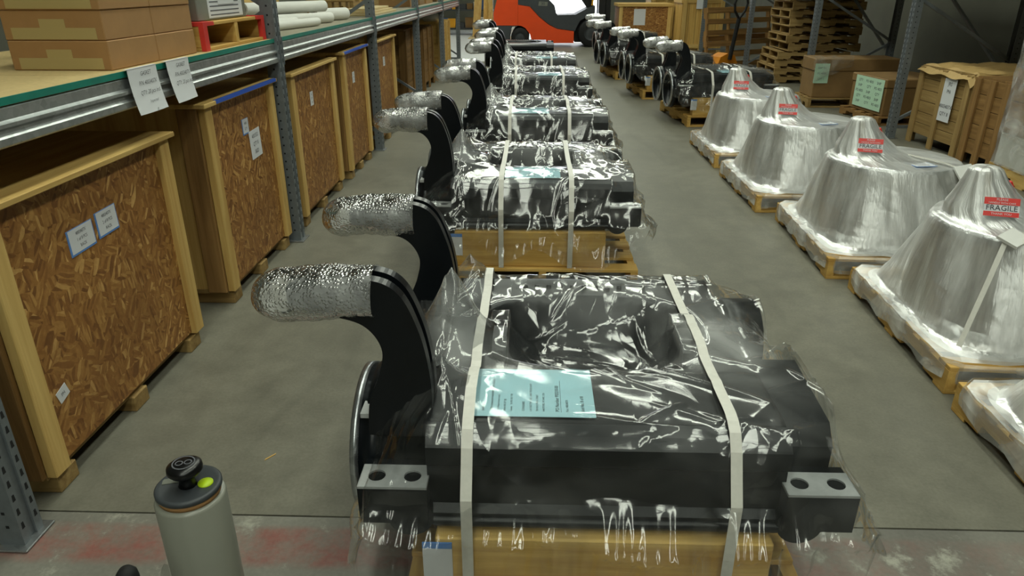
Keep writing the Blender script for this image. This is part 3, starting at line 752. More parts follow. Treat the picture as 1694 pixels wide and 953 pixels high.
    mk = 0.05 * np.clip(vnoise(fx * 3 + 1, fy * 3, seed + 31, 3) + 0.1, 0, 1) + 0.65 * bl(0.36, 0.48, 0.11, 0.24) + 0.45 * bl(0.0, 0.38, 0.24, 0.05) + 0.40 * bl(-0.40, 0.42, 0.07, 0.16) + 0.22 * bl(0.1, 0.80, 0.25, 0.08) + 0.12 * np.clip(vnoise(fx * 5 + 4, fz * 9, seed + 71, 2) + 0.1, 0, 1) * (fy < -0.03)  # milky film plus sheen of lit film, painted in as patches and a front band
    for nm, arr in (('crumple', cr), ('milk_sheen', mk)):
        a_ = me.attributes.new(nm, 'FLOAT', 'POINT'); a_.data.foreach_set('value', arr.ravel().astype(np.float32))
    return me, (gx, gy, h)

def strap_mesh(x, surf, width=0.027, front_z=0.127, lift=0.006):
    gx, gy, h = surf
    i = int(np.argmin(np.abs(gx[:, 0] - x)))
    i0 = max(0, i - 2); hh = h[i0:i + 3].max(axis=0); ys = gy[i]
    hull = []
    for p in [(-0.052, 0.44)] + [(y, min(z, 0.615)) for y, z in zip(ys, hh)] + [(1.05, 0.44)]:
        while len(hull) > 1 and (hull[-1][1] - hull[-2][1]) * (p[0] - hull[-2][0]) <= (p[1] - hull[-2][1]) * (hull[-1][0] - hull[-2][0]): hull.pop()
        hull.append(p)
    hy = np.array([q[0] for q in hull]); hz = np.array([q[1] for q in hull])
    yy = np.linspace(-0.052, 1.05, 40); zz = np.interp(yy, hy, hz); hs = np.interp(yy, ys, hh)
    zz = np.maximum(zz - 0.012 * np.sin(np.clip((yy - 0.1) / 0.85, 0, 1) * PI), np.minimum(hs, 0.63))
    pts = [(-0.052, front_z)] + [(y, z + lift) for y, z in zip(yy, zz)] + [(1.05, 0.14)]
    P = np.array([[(x - width / 2, y, z), (x + width / 2, y, z)] for y, z in pts])
    me = grid_mesh('strap', P, M['strap'], smooth=False)
    return me

def bubble_mesh(seed, L=0.30, r=0.062):
    rs = random.Random(seed)
    n, m = 30, 28; P = np.zeros((n + 1, m + 1, 3))
    for i in range(n + 1):
        s = i / n
        e = min(1.0, math.sqrt(max(0.0, 1 - max(0, (0.28 - s) / 0.28) ** 2)))
        if s > 0.92: e *= 1.0
        for j in range(m + 1):
            a = 2 * PI * j / m
            k = 1 + 0.16 * mn.noise(Vector((s * 3 + seed * 7, math.cos(a) * 0.9, math.sin(a) * 0.9))) + 0.07 * mn.noise(Vector((s * 14, math.cos(a) * 4, math.sin(a) * 4 + seed)))
            P[i, j] = (-0.845 + L * s, math.cos(a) * r * 1.15 * e * k, 0.868 + 0.014 * s + math.sin(a) * r * e * k)
        P[i, m] = P[i, 0]
    return grid_mesh('bubble_wrap', P, M['bubble'])
BUB = [bubble_mesh(1), bubble_mesh(2), bubble_mesh(3)]

def timber(label, loc, rz, x0, x1, group):
    t = MB().bevbox((x0, 0, 0), (x1, 0.10, 0.198), 0.004).build('timber_block', M['palX'])
    place(t, loc, rz); return tag(t, label, 'timber', group)

def xf(loc, rz, p):
    c, s = math.cos(rz), math.sin(rz)
    return (loc[0] + c * p[0] - s * p[1], loc[1] + s * p[0] + c * p[1], loc[2] + p[2])

SURF = {}
SURF[0] = film_surface(3, 240, 1.0, 0.83)
SURF[1] = film_surface(11, 120, 1.1, 0.78)
SURF[2] = film_surface(23, 120, 1.1, 0.78)

def sheet_note(label, loc, rz, full=False):
    """pale blue shipping note lying on the casting"""
    o = MB().box((0, 0, 0), (0.30, 0.225, 0.0012)).build('shipping_note', M['bluepaper'])
    place(o, loc, rz); tag(o, label, 'paper', 'blue shipping notes on the castings')
    R_, U_ = (0, 1, 0), (-1, 0, 0)
    if full:
        rows = [(0.026, 'SHIPPER', 0.0085), (0.046, 'SUPER CHINAHOM HARDWARE SUPPLY GROUP', 0.0075), (0.062, '2022 Wayne Street Unit E', 0.0075), (0.078, 'Milton ON L9T 0J5', 0.0075), (0.094, 'Canada    Tel 905 302 7178', 0.0075),
                (0.124, 'CONSIGNEE', 0.0085), (0.142, 'L & S ELECTRIC, INC.  AHN. TRUCK SHOP', 0.0075), (0.158, '734 INDUSTRIAL STREET', 0.0075), (0.174, 'HARTFORD, WI 54401, USA', 0.0075),
                (0.208, 'PO Number P03210-00', 0.0135), (0.232, 'Part: 4003407X', 0.009), (0.270, 'Skid No. 8 of 8', 0.0125)]
        for x, s, sz in rows: lettering(s, sz, M['ink'], o, (x, 0.022, 0.0012), R_, U_, 'LEFT', 0.92)
        MB().box((0.216, 0.02, 0.0013), (0.2168, 0.168, 0.0016)).build('underline', M['ink'], o)
    else:
        for x, s in ((0.05, 'SHIPPER'), (0.08, '2022 Wayne Street Unit E'), (0.13, 'CONSIGNEE'), (0.16, '734 INDUSTRIAL STREET'), (0.208, 'PO Number P03210-00'), (0.262, 'Skid No.')):
            lettering(s, 0.014, M['ink'], o, (x, 0.022, 0.0012), R_, U_, 'LEFT', 0.9)
    return o

def skid(k, cx, y, rz, row, where, straps=(-0.19, 0.19), sheet=None, tag_label=True, pal_dx=0.07, surf=None, bare=False, note=True, film_on=True):
    loc = (cx, y, 0)
    g = row
    pallet('pallet', 'yellow pine pallet under the black casting %s' % where, 'pallets of ' + g, xf(loc, rz, (pal_dx, -0.06, 0)), rz)
    timber('square pine timber under the front edge of the casting %s' % where, xf(loc, rz, (0, -0.032, 0.1255)), rz, -0.405, 0.405, 'timbers of ' + g)
    timber('square pine timber under the back edge of the casting %s' % where, xf(loc, rz, (0, 0.86, 0.1255)), rz, -0.40, 0.40, 'timbers of ' + g)
    casting('black steel casting with hooked arms and bores, %s' % where, xf(loc, rz, (0, 0, 0)), rz, 'castings of ' + g)
    surf = SURF[k % 2 + 1] if surf is None else surf
    if film_on:
        f = link('plastic_sheet', surf[0]); place(f, loc, rz)
        tag(f, 'crumpled clear plastic sheet draped over the casting %s' % where, 'plastic sheet', 'plastic sheets of ' + g)
        for i, sx in enumerate(straps):
            s_ = link('strap', strap_mesh(sx, surf[1])); place(s_, loc, rz)
            tag(s_, 'white strap %s over the casting %s' % (('nearer its hooked arms,', 'nearer its lug end,')[i], where), 'strap', 'straps of ' + g)
    for i, yy in enumerate((0.175, 0.775)):
        b = link('bubble_wrap', BUB[(k + i) % 3]); place(b, xf(loc, rz, (0, yy, 0)), rz)
        tag(b, 'bubble wrap round the %s hook of the casting %s' % (('front', 'rear')[i], where), 'bubble wrap', 'bubble wraps of ' + g)
    if note:
        sx = -0.32 if sheet is None else sheet
        sheet_note('pale blue shipping note on the casting %s' % where, xf(loc, rz, (sx, 0.095, 0.587)), rz, full=(k == 0))
    if tag_label:
        t = MB().box((-0.036, -0.004, 0), (0.036, 0, 0.12)).build('hang_tag', M['paper'])
        place(t, xf(loc, rz, (-0.40, -0.0335, 0.19)), rz); tag(t, 'small white blue-topped tag below the casting %s' % where, 'tag', 'hang tags of ' + g)
        MB().box((-0.036, -0.0045, 0.105), (0.036, -0.0002, 0.122)).build('blue_edge', M['lightblue'], t)

CW = ['beside the film roll', 'second from the film roll', 'third from the film roll', 'fourth from the film roll', 'fifth from the film roll', 'last before the forklift']
row = 'the centre row'
skid(0, 0.18, 1.34, 0.0, row, CW[0], straps=(-0.325, 0.295), surf=SURF[0], pal_dx=0.02)
skid(1, -0.01, 3.60, 0.0, row, CW[1], straps=(-0.155, 0.215), sheet=-0.14)
skid(2, 0.045, 5.62, 0.0, row, CW[2], straps=(-0.23, 0.24), sheet=-0.22)
skid(3, 0.07, 8.10, 0.01, row, CW[3], straps=(-0.27, 0.26), sheet=-0.02)
skid(4, 0.02, 10.05, 0.0, row, CW[4], straps=(-0.27, 0.22), sheet=0.0)
skid(5, -0.22, 12.60, 0.0, row, CW[5], film_on=False, note=False, tag_label=False)

# ------------------------------------------------------------------ castings in the row under the crates
RW = ['behind the wrapped cones', 'second behind the wrapped cones', 'third behind the wrapped cones', 'fourth behind the wrapped cones']
row2 = 'the row behind the cones'
for k, (x, y, a) in enumerate(((2.24, 8.42, 0.10), (2.02, 10.50, 0.075), (1.86, 12.75, 0.14), (1.98, 15.2, 0.10))):
    skid(k + 1, x, y, a, row2, RW[k], straps=(-0.2, 0.25), sheet=-0.05, tag_label=(k < 2), pal_dx=0.05, note=(k == 0))

# ------------------------------------------------------------------ wrapped cones on pallets
def superell(a, r, p): return r / (abs(math.cos(a)) ** p + abs(math.sin(a)) ** p) ** (1 / p)
def wrap_mesh(seed, pdx):
    n = 96; rows = []
    # (z, radius, exponent, centre x, pleat)
    prof = [(0.140, 0.515, 7, 0.0, 0.000), (0.150, 0.505, 6, 0.0, 0.001), (0.165, 0.490, 5, 0.0, 0.005), (0.24, 0.475, 3.4, -0.01, 0.008), (0.36, 0.440, 2.6, -0.03, 0.009), (0.48, 0.400, 2.1, -0.05, 0.007), (0.565, 0.372, 2, -0.06, 0.005), (0.582, 0.360, 2, -0.06, 0.003),
            (0.590, 0.30, 2, -0.10, 0.003), (0.602, 0.222, 2, -0.17, 0.003), (0.64, 0.170, 2, -0.215, 0.004), (0.70, 0.122, 2, -0.24, 0.004), (0.76, 0.084, 2, -0.258, 0.003), (0.80, 0.066, 2, -0.265, 0.002), (0.812, 0.048, 2, -0.265, 0.001), (0.815, 0.0005, 2, -0.265, 0)]
    P = np.zeros((len(prof) * 3 - 2, n + 1, 3)); UV = np.zeros((len(prof) * 3 - 2, n + 1, 2))
    zz = np.linspace(0, len(prof) - 1, P.shape[0])
    for i, q in enumerate(zz):
        a = int(min(math.floor(q), len(prof) - 2)); f = q - a
        z, r, p, cx, pl = [prof[a][k] * (1 - f) + prof[a + 1][k] * f for k in range(5)]
        for j in range(n + 1):
            t = 2 * PI * (j % n) / n
            rr = superell(t, r, p) + pl * 0.7 * (math.sin(t * 11 + seed + z * 5) + 0.6 * math.sin(t * 19 + seed * 2 + z * 9) + 0.3 * math.sin(t * 37 + z * 9))
            P[i, j] = (cx + rr * math.cos(t), (0.03 * min(1, max(0, (z - 0.585) / 0.05))) + rr * math.sin(t), z)
            UV[i, j] = (j / n, i / P.shape[0])
    return grid_mesh('wrap', P, M['wrap'], True, UV)
WRAPS = [wrap_mesh(s, 0) for s in (1, 5)]
MANT = {}
MANT['skirt'] = MB().lathe([(0.0, 0.128), (0.43, 0.128), (0.445, 0.16), (0.42, 0.32), (0.378, 0.47), (0.350, 0.555), (0.0, 0.555)], (-0.03, 0, 0), 'Z', 48).mesh('skirt', M['mantle'])
MANT['plate'] = MB().lathe([(0.0, 0.556), (0.350, 0.556), (0.350, 0.570), (0.10, 0.570)], (-0.06, 0, 0), 'Z', 48).mesh('plate', M['machined'])
MANT['neck'] = MB().lathe([(0.125, 0.571), (0.115, 0.62), (0.085, 0.71), (0.055, 0.785), (0.04, 0.795), (0.0, 0.797)], (-0.25, 0.03, 0), 'Z', 32).mesh('neck', M['mantle'])
_t = np.linspace(0, 2 * PI, 49)
MANT['cover'] = grid_mesh('paper_cover', np.array([[(cx + r * math.cos(t), cy + r * math.sin(t), 0.573) for t in _t] for cx, cy, r in ((-0.06, 0, 0.340), (-0.13, 0.015, 0.25), (-0.20, 0.03, 0.165))]), M['paper'])
def fragile(parent, z0=0.640):
    """printed sticker on the neck of the wrap, facing the aisle and the camera side"""
    ang = math.radians(-103)
    dx, dy = math.cos(ang), math.sin(ang)
    rgt = Vector((-dy, dx, 0)); slope = 0.50
    up = Vector((-dx * slope, -dy * slope, 1)).normalized(); nrm = rgt.cross(up).normalized()
    base = Vector((-0.222, 0.03, z0)) + Vector((dx, dy, 0)) * 0.190
    def pt(u, v, w=0.0): return base + rgt * u + up * v + nrm * w
    e = link('fragile_label', None, parent); parent_mesh = None
    bpy.data.objects.remove(e)
    W, Hh = 0.066, 0.080
    def rect(m, u0, u1, v0, v1, w, t=0.001):
        a = [pt(u0, v0, w), pt(u1, v0, w), pt(u1, v1, w), pt(u0, v1, w), pt(u0, v0, w + t), pt(u1, v0, w + t), pt(u1, v1, w + t), pt(u0, v1, w + t)]
        m._add(a, [(3, 2, 1, 0), (4, 5, 6, 7), (0, 1, 5, 4), (1, 2, 6, 5), (2, 3, 7, 6), (3, 0, 4, 7)]); return m
    s = rect(MB(), -W, W, 0, Hh, 0.004).build('fragile_label', M['paper'], parent)
    s['label'] = 'red and white fragile sticker'
    rect(MB(), -W, W, 0.050, Hh, 0.0052).build('red_band', M['red'], s)
    rect(MB(), -W, W, 0, 0.020, 0.0052).build('red_band', M['red'], s)
    lettering('FRAGILE', 0.032, M['ink'], s, pt(0, 0.035, 0.006), rgt, up, 'CENTER', 1.0)
    lettering('PLEASE', 0.014, M['paper'], s, pt(0, 0.071, 0.0066), rgt, up, 'CENTER')
    lettering('HANDLE WITH CARE', 0.0105, M['paper'], s, pt(0, 0.057, 0.0066), rgt, up, 'CENTER')
    lettering('THANK YOU', 0.013, M['paper'], s, pt(0, 0.010, 0.0066), rgt, up, 'CENTER')
CN = ['farthest from the castings', 'with buckle beside its sticker', 'with strap down its skirt', 'second from the castings', 'next to the castings']
cones = [(2.16, 1.30, -0.03, 1.15), (2.22, 2.50, -0.05, 1.12), (2.20, 3.72, -0.05, 1.13), (2.16, 5.00, 0.0, 1.16), (2.17, 6.34, 0.0, 1.18)]
for k, (x, y, a, d) in enumerate(cones):
    where = CN[k]
    pallet('pallet', 'wrapped wooden pallet under the cone %s' % where, 'pallets of the cone row', (x, y, 0), a, 1.06, 1.10)
    cl = xf((x, y, 0), a, (0, 0.55, 0))
    t = thing('cone_casting', 'cast steel cone with round top plate, %s' % where, 'machine part', cl, a, 'wrapped steel cones')
    for nm in ('skirt', 'plate', 'neck'): link(nm, MANT[nm], t)
    pc = link('paper_cover', MANT['cover']); place(pc, cl, a); tag(pc, 'white paper ring on the cone %s' % where, 'paper', 'paper rings on the cones')
    w = thing('stretch_wrap', 'silvery stretch wrap over the cone %s' % where, 'plastic wrap', cl, a, 'stretch wraps of the cone row')
    link('wrap', WRAPS[k % 2], w)
    # band of film round the pallet edge
    n = 60; P = []
    for zz, r in ((0.142, 0.545), (0.128, 0.552), (0.085, 0.556), (0.045, 0.553)):
        P.append([(superell(2 * PI * (j % n) / n, r * 0.985, 14) * math.cos(2 * PI * j / n) , superell(2 * PI * (j % n) / n, r * 1.03, 14) * math.sin(2 * PI * j / n), zz + 0.012 * math.sin(j * 1.7 + k) * (0.145 - zz) / 0.1) for j in range(n + 1)])
    link('pallet_band', grid_mesh('pallet_band', np.array(P), M['wrapflat'], False), w)
    # film lying flat on the deck round the cone
    fl = np.array([[(superell(2 * PI * (j % n) / n, r, p) * math.cos(2 * PI * j / n), superell(2 * PI * (j % n) / n, r, p) * math.sin(2 * PI * j / n), zz + 0.004 * math.sin(j * 2.3 + k)) for j in range(n + 1)] for r, p, zz in ((0.545, 14, 0.142), (0.51, 8, 0.150), (0.47, 4, 0.160), (0.44, 3, 0.19))])
    link('deck_film', grid_mesh('deck_film', fl, M['wrapflat'], True), w)
    fragile(w)
    # red corner of a second sticker
    MB().obox((-0.150, 0.0, 0.715), (0.004, 0.012, 0.045), Matrix.Rotation(-0.5, 3, 'Y')).build('red_tape', M['red'], w)
    nl = MB().box((-0.06, -0.045, 0), (0.06, 0.045, 0.0015)).build('document_label', M['paper'])
    place(nl, xf(cl, a, (0.0, -0.24, 0.5945)), a + 0.2); tag(nl, 'blue-edged label on the cone %s' % where, 'label', 'document labels on the cones')
    MB().box((-0.064, -0.049, -0.0003), (0.064, 0.049, 0.0012)).build('blue_edge', M['lightblue'], nl)
    for q in range(4): MB().box((-0.045, -0.03 + 0.018 * q, 0.0015), (0.03 + 0.01 * (q % 2), -0.026 + 0.018 * q, 0.0018)).build('printed_line', M['inkgrey'], nl)
# straps with white buckles on two of the cones
def cone_strap(k, pts, buckle, w=0.02):
    x, y, a, d = cones[k]; cl = xf((x, y, 0), a, (0, 0.55, 0))
    t = thing('strap', 'white strap with square buckle on the cone %s' % CN[k], 'strap', cl, a, 'straps on the cones')
    m = MB()
    for p, q in zip(pts[:-1], pts[1:]): m.bar(p, q, w, 0.003)
    m.build('band', M['strap'], t)
    b = Vector(buckle[0])
    MB().obox(b, (0.05, 0.042, 0.006), Matrix.Rotation(buckle[1], 3, 'X') @ Matrix.Rotation(buckle[2], 3, 'Z')).build('buckle', M['white'], t)
cone_strap(2, [(-0.10, 0.02, 0.672), (-0.04, -0.04, 0.618), (0.13, -0.22, 0.602), (0.20, -0.31, 0.585), (0.24, -0.43, 0.32), (0.25, -0.47, 0.17)], ((0.205, -0.318, 0.575), 0.75, 0.25))
cone_strap(1, [(0.30, 0.02, 0.602), (0.1, -0.10, 0.604), (-0.20, -0.22, 0.598), (-0.31, -0.31, 0.585), (-0.36, -0.36, 0.45), (-0.46, -0.45, 0.17)], ((-0.275, -0.30, 0.594), 0.35, 0.6))

# ------------------------------------------------------------------ OSB crates under the racking
RX = -1.53       # front plane of the racking
def osb_crate(name, label, y0, y1, h, x_front, parts):
    """crate facing the aisle (+x): recessed OSB panel between pine battens, lid, skids"""
    t = thing(name, label, 'crate', (x_front, y0, 0), 0, 'OSB crates under the racking')
    L = y1 - y0; D = 0.92; zb = 0.085; bw = 0.075
    MB().box((-0.030, 0.005, zb), (-0.018, L - 0.005, h - 0.022)).build('front_panel', M['osb'], t)
    for y in (0.0, L - bw): MB().bevbox((-0.03, y, zb - 0.01), (0.006, y + bw, h - 0.022), 0.003).build('corner_batten', M['pineZ'], t)
    # side panel towards the camera with its own battens
    MB().box((-D, 0.004, zb), (-0.036, 0.018, h - 0.022)).build('side_panel', M['pineZ'] if parts.get('ply') else M['osb'], t)
    MB().bevbox((-0.125, -0.020, zb - 0.01), (-0.03, 0.0035, h - 0.022), 0.003).build('side_batten', M['brownZ'], t)
    MB().box((-D, L - 0.018, zb), (-0.036, L - 0.004, h - 0.022)).build('side_panel', M['osb'], t)
    MB().box((-D, 0.0, zb), (-D + 0.012, L, h - 0.022)).build('back_panel', M['osb'], t)
    MB().bevbox((-D - 0.01, -0.03, h - 0.021), (0.022, L + 0.03, h), 0.003).build('lid', M['pineY'], t)
    MB().box((-D, 0.0, zb - 0.022), (-0.031, L, zb)).build('base_board', M['oldY'], t)
    for y in (0.02, L / 2 - 0.05, L - 0.12): MB().bevbox((-D, y, 0.0), (-0.012, y + 0.10, zb - 0.0225), 0.003).build('skid', M['oldX'], t)
    if parts.get('tape'): MB().box((0.0065, parts.get('tape0', 0.0), h - 0.016), (0.0235, L + 0.01, h + 0.001)).build('blue_tape', M['bluetape'], t)
    return t
def wall_note(label, x, y, z, w, h, lines, edge=None, rot=0.0, cat='label', group=None, size=None, mat='paper', ink='inkgrey'):
    """sheet on a face looking along +x; y runs along the face"""
    o = MB().box((0, -w / 2, -h / 2), (0.0015, w / 2, h / 2)).build('paper_label', M[mat])
    o.location = (x, y, z); o.rotation_euler = (rot, 0, 0); tag(o, label, cat, group)
    if edge: MB().box((-0.0006, -w / 2 - 0.008, -h / 2 - 0.007), (0.0012, w / 2 + 0.004, h / 2 + 0.002)).build('blue_edge', M[edge], o)
    n = len(lines)
    for i, s in enumerate(lines):
        lettering(s, size or h / (n + 1) * 0.8, M[ink], o, (0.0015, 0, h / 2 - (i + 0.8) * h / (n + 0.6)), (0, 1, 0), (0, 0, 1), 'CENTER', 0.85)
    return o
crates = [('front crate with two blue-edged labels, boarded in strand board, beside the near rack post', 1.80, 2.90, 0.975, {}),
          ('strand board crate with blue tape on its lid and a curled paper sheet', 3.30, 4.235, 1.03, dict(tape=True, tape0=0.10, ply=True)),
          ('strand board crate without tape, between the two blue-taped crates', 4.56, 5.60, 1.02, dict(ply=True)),
          ('strand board crate with blue tape beside the third rack post', 5.84, 6.68, 1.035, dict(tape=True, ply=True)),
          ('strand board crate standing past the third rack post', 7.11, 8.08, 1.03, dict(ply=True))]
for (lab, y0, y1, h, pr), xo in zip(crates, (0.0, -0.01, -0.01, 0.0, 0.0)):
    osb_crate('osb_crate', lab, y0, y1, h, RX + xo, pr)
PXF = RX - 0.0175
wall_note('blue-edged white label on the crate by the near post, lower one', PXF, 2.245, 0.745, 0.135, 0.082, ['4003407X', '1 of 8 PCS', 'RACK'], 'lightblue', 0.02, group='labels on the near crate')
wall_note('blue-edged white label on the crate by the near post, upper one', PXF, 2.405, 0.755, 0.120, 0.085, ['4003407X', '2 of 8 PCS', 'RACK'], 'lightblue', 0.02, group='labels on the near crate')
wall_note('torn white scrap of label low on the crate by the near post', PXF, 1.955, 0.30, 0.055, 0.045, ['PN'], None, 0.3)
wall_note('small blue-edged label above the curled sheet on the taped crate', PXF - 0.01, 3.80, 0.835, 0.075, 0.075, ['4003', 'QTY'], 'lightblue')
wall_note('white sheet hanging on the crate with blue tape', PXF - 0.009, 3.905, 0.72, 0.155, 0.155, ['4003552', 'QTY 8', 'SKID'], None, 0.03)
wall_note('small white label on the crate between the taped ones', PXF - 0.01, 5.02, 0.80, 0.07, 0.095, ['40', 'QTY', 'PN'], None)
wall_note('small white label on the taped crate beside the third post', PXF, 6.22, 0.80, 0.075, 0.09, ['40', 'QTY', 'PN'], None)
wall_note('small white label on the crate past the third post', PXF, 7.55, 0.80, 0.09, 0.09, ['40', 'QTY', 'PN'], None)

# ------------------------------------------------------------------ racking along the left
POSTY = [1.62, 4.33, 7.02, 9.70, 12.38, 15.05]
PW, PD = 0.085, 0.075
def rack_upright(y, label, x_front, depth, height=3.2, side=1, group='rack uprights'):
    """two perforated posts with bracing, feet; `side` +1 when the aisle is on +x"""
    t = thing('rack_upright', label, 'rack upright', (x_front, y, 0), 0, group)
    for i, x in enumerate((0.0, -side * depth)):
        m = MB(); s = -side if i == 0 else side
        # folded channel, open to the inside
        x1 = x + s * PD
        lo, hi = min(x, x1), max(x, x1)
        m.prism([(x, -PW / 2), (x1, -PW / 2), (x1, -PW / 2 + 0.004), (x + s * 0.02, -PW / 2 + 0.004), (x + s * 0.02, -0.012), (x + s * 0.012, -0.012), (x + s * 0.012, 0.012), (x + s * 0.02, 0.012), (x + s * 0.02, PW / 2 - 0.004), (x1, PW / 2 - 0.004), (x1, PW / 2), (x, PW / 2), (x, 0.014), (x + s * 0.008, 0.014), (x + s * 0.008, -0.014), (x, -0.014)], 'Z', 0.008, height)
        p = m.build('post', M['post'], t)
        h = MB(); z = 0.06; q = 0
        while z < min(height, 2.2):
            for yy in (-0.028, 0.028):
                h.prism([(yy - 0.006, z), (yy + 0.006, z), (yy + 0.004, z + 0.022), (yy - 0.004, z + 0.022)], 'X', x - s * 0.0006, x + s * 0.001)
            if q % 1 == 0:
                h.prism([(x + s * 0.030, z + 0.010), (x + s * 0.040, z + 0.010), (x + s * 0.040, z + 0.020), (x + s * 0.030, z + 0.020)], 'Y', -PW / 2 - 0.0006, -PW / 2 + 0.001)
            z += 0.05; q += 1
        ho = h.build('slot_holes', M['hole'], p); ho['kind'] = 'stuff'
        MB().bevbox((lo - 0.02, -PW / 2 - 0.025, 0), (hi + 0.02, PW / 2 + 0.025, 0.008), 0.002).build('foot_plate', M['steel'], t)
    z = 0.18; up = True
    while z + 0.6 < height:
        MB().bar((-side * 0.05, 0.0, z if up else z + 0.6), (-side * (depth - 0.05), 0.0, z + 0.6 if up else z), 0.03, 0.03).build('brace', M['post'], t)
        z += 0.62; up = not up
    MB().bar((-side * 0.05, 0, 0.12), (-side * (depth - 0.05), 0, 0.12), 0.03, 0.03).build('brace', M['post'], t)
    return t
for i, y in enumerate(POSTY):
    rack_upright(y, ('perforated grey rack upright at the near end of the shelf' if i == 0 else 'perforated grey rack upright, %s from the near end of the shelf' % ORD[i]), RX + 0.03, 1.05)
BZ0, BZ1 = 1.114, 1.222
beam_prof = [(0.0, BZ0), (0.034, BZ0), (0.040, BZ0 + 0.006), (0.040, BZ0 + 0.026), (0.030, BZ0 + 0.036), (0.030, BZ0 + 0.046), (0.040, BZ0 + 0.054), (0.040, BZ0 + 0.064), (0.028, BZ0 + 0.072), (0.028, BZ1 - 0.004), (0.024, BZ1), (0.0, BZ1)]
BAYN = ['near bay over the labelled crate', 'bay holding the white foam tubes', 'bay after the foam tubes', 'fourth bay', 'far end bay']
for i in range(5):
    y0, y1 = POSTY[i] + PW / 2 + 0.002, POSTY[i + 1] - PW / 2 - 0.002
    b = thing('shelf_beam', 'stepped steel shelf beam along the %s' % BAYN[i], 'shelf beam', (RX - 0.01, y0, 0), 0, 'shelf beams')
    MB().prism(beam_prof, 'Y', 0, y1 - y0).build('beam', M['beam'], b)
    for yy in (0.0, y1 - y0 - 0.004): MB().box((-0.002, yy, BZ0 - 0.02), (0.0445, yy + 0.004, BZ1 + 0.03)).build('end_plate', M['post'], b)
    rb = MB().prism([(-x, z) for x, z in beam_prof], 'Y', 0, y1 - y0).build('rear_shelf_beam', M['beam']); rb.location = (RX - 0.97, y0, 0)
    tag(rb, 'steel beam at the back of the shelf in the %s' % BAYN[i], 'shelf beam', 'rear shelf beams')
    d = thing('shelf_deck', 'wooden shelf deck with teal front edge in the %s' % BAYN[i], 'shelf', (RX, y0, 0), 0, 'shelf decks')
    L = y1 - y0; nb = 3
    for k in range(nb): MB().box((-1.0, L * k / nb + 0.002, BZ1 + 0.001), (0.013, L * (k + 1) / nb - 0.002, BZ1 + 0.024)).build('deck_board', M['deck'] if i == 0 else M['deckgrey'], d)
    MB().box((0.0131, 0.004, BZ1 + 0.004), (0.020, L - 0.004, BZ1 + 0.0255)).build('teal_edge', M['teal'], d)
DZ = BZ1 + 0.0245

# paper signs hanging over the beam
for k, (yc, w, ls) in enumerate(((2.755, 0.215, ['GASKET', 'P/N 4003407X', 'QTY: 20 pcs incl.', 'Inspected', 'JR']), (3.045, 0.20, ['GASKET', 'P/N 4003407X', 'QTY: 20 pcs incl.']))):
    hgt = 0.165
    o = thing('paper_sign', ('paper sign hanging on the shelf beam with a handwritten scrawl', 'paper sign hanging on the shelf beam with a clear lower edge')[k], 'sign', (RX + 0.031, yc, 0), 0, 'paper signs on the beam')
    nseg = 8; P = []
    for i in range(nseg + 1):
        t_ = i / nseg; z = DZ + 0.006 - hgt * t_
        P.append([(0.003 + 0.020 * t_ * t_ + 0.006 * math.sin(u * 3 + k) * t_, -w / 2 + w * u, z) for u in (0, .25, .5, .75, 1)])
    link('sheet', grid_mesh('sheet', np.array(P), M['paper'], True), o)
    MB().box((-0.012, -w / 2, DZ + 0.0058), (0.004, w / 2, DZ + 0.0068)).build('folded_top', M['paper'], o)
    for i, s in enumerate(ls):
        z = DZ - 0.016 - 0.034 * i; t_ = (DZ + 0.006 - z) / hgt
        lettering(s, 0.023 if i < 3 else 0.017, M['ink'] if i < 3 else M['inkgrey'], o, (0.0075 + 0.020 * t_ * t_ + 0.006 * max(math.sin(k + .9), math.sin(1.5 + k)) * t_, 0.01, z), (0, 1, 0), (0.10, 0, 1), 'CENTER', 0.95)

# cardboard boxes on the near bay
bw_, bd_, bh_ = 0.355, 0.375, 0.104
for lay in range(4):
    for c in range(2):
        t = thing('cardboard_box', 'flat brown cardboard box, %s layer of the stack, %s' % (('bottom', 'second', 'third', 'top')[lay], ('with taped end showing', 'next to the red-ended pallet')[c]), 'box', (RX - 0.035 - 0.004 * (lay % 2), 2.68 + c * (bw_ + 0.003) + 0.004 * (lay % 2), DZ + 0.0005 + lay * (bh_ + 0.001)), 0, 'stacked cardboard boxes')
        MB().bevbox((-bd_, 0, 0), (0, bw_, bh_), 0.003).build('carton', M['card'], t)
        if c == 0:
            MB().box((-bd_ + 0.03, -0.0012, 0.004), (-0.03, 0.0005, 0.044)).build('tape', M['tape'], t)
            MB().box((-0.235, -0.0012, 0.0441), (-0.14, 0.0005, 0.074)).build('tape', M['tape'], t)
# red-ended pallet with a boxed load and papers
t = thing('red_pallet', 'wooden pallet with red painted ends on the shelf', 'pallet', (RX - 0.02, 3.46, DZ), 0)
L = 0.80
for k in range(5): MB().bevbox((-0.86 + k * 0.18, 0, 0.112), (-0.86 + k * 0.18 + 0.14, L, 0.128), 0.002).build('deck_board', M['palY'], t)
for k in range(3): MB().bevbox((-0.86 + k * 0.36, 0, 0), (-0.86 + k * 0.36 + 0.14, L, 0.016), 0.002).build('bottom_board', M['palY'], t)
for y in (0.0, L / 2 - 0.02, L - 0.04): MB().bevbox((-0.86, y, 0.0165), (0.0, y + 0.04, 0.1115), 0.002).build('stringer', M['palX'], t)
for y in (-0.003, L - 0.042): MB().box((-0.02, y, -0.0 + 0.0002), (0.003, y + 0.045, 0.13)).build('red_end', M['redpaint'], t)
MB().box((-0.1, -0.002, 0.112), (0.0035, 0.12, 0.1295)).build('red_end', M['redpaint'], t); MB().box((-0.1, L - 0.12, 0.112), (0.0035, L + 0.002, 0.1295)).build('red_end', M['redpaint'], t)
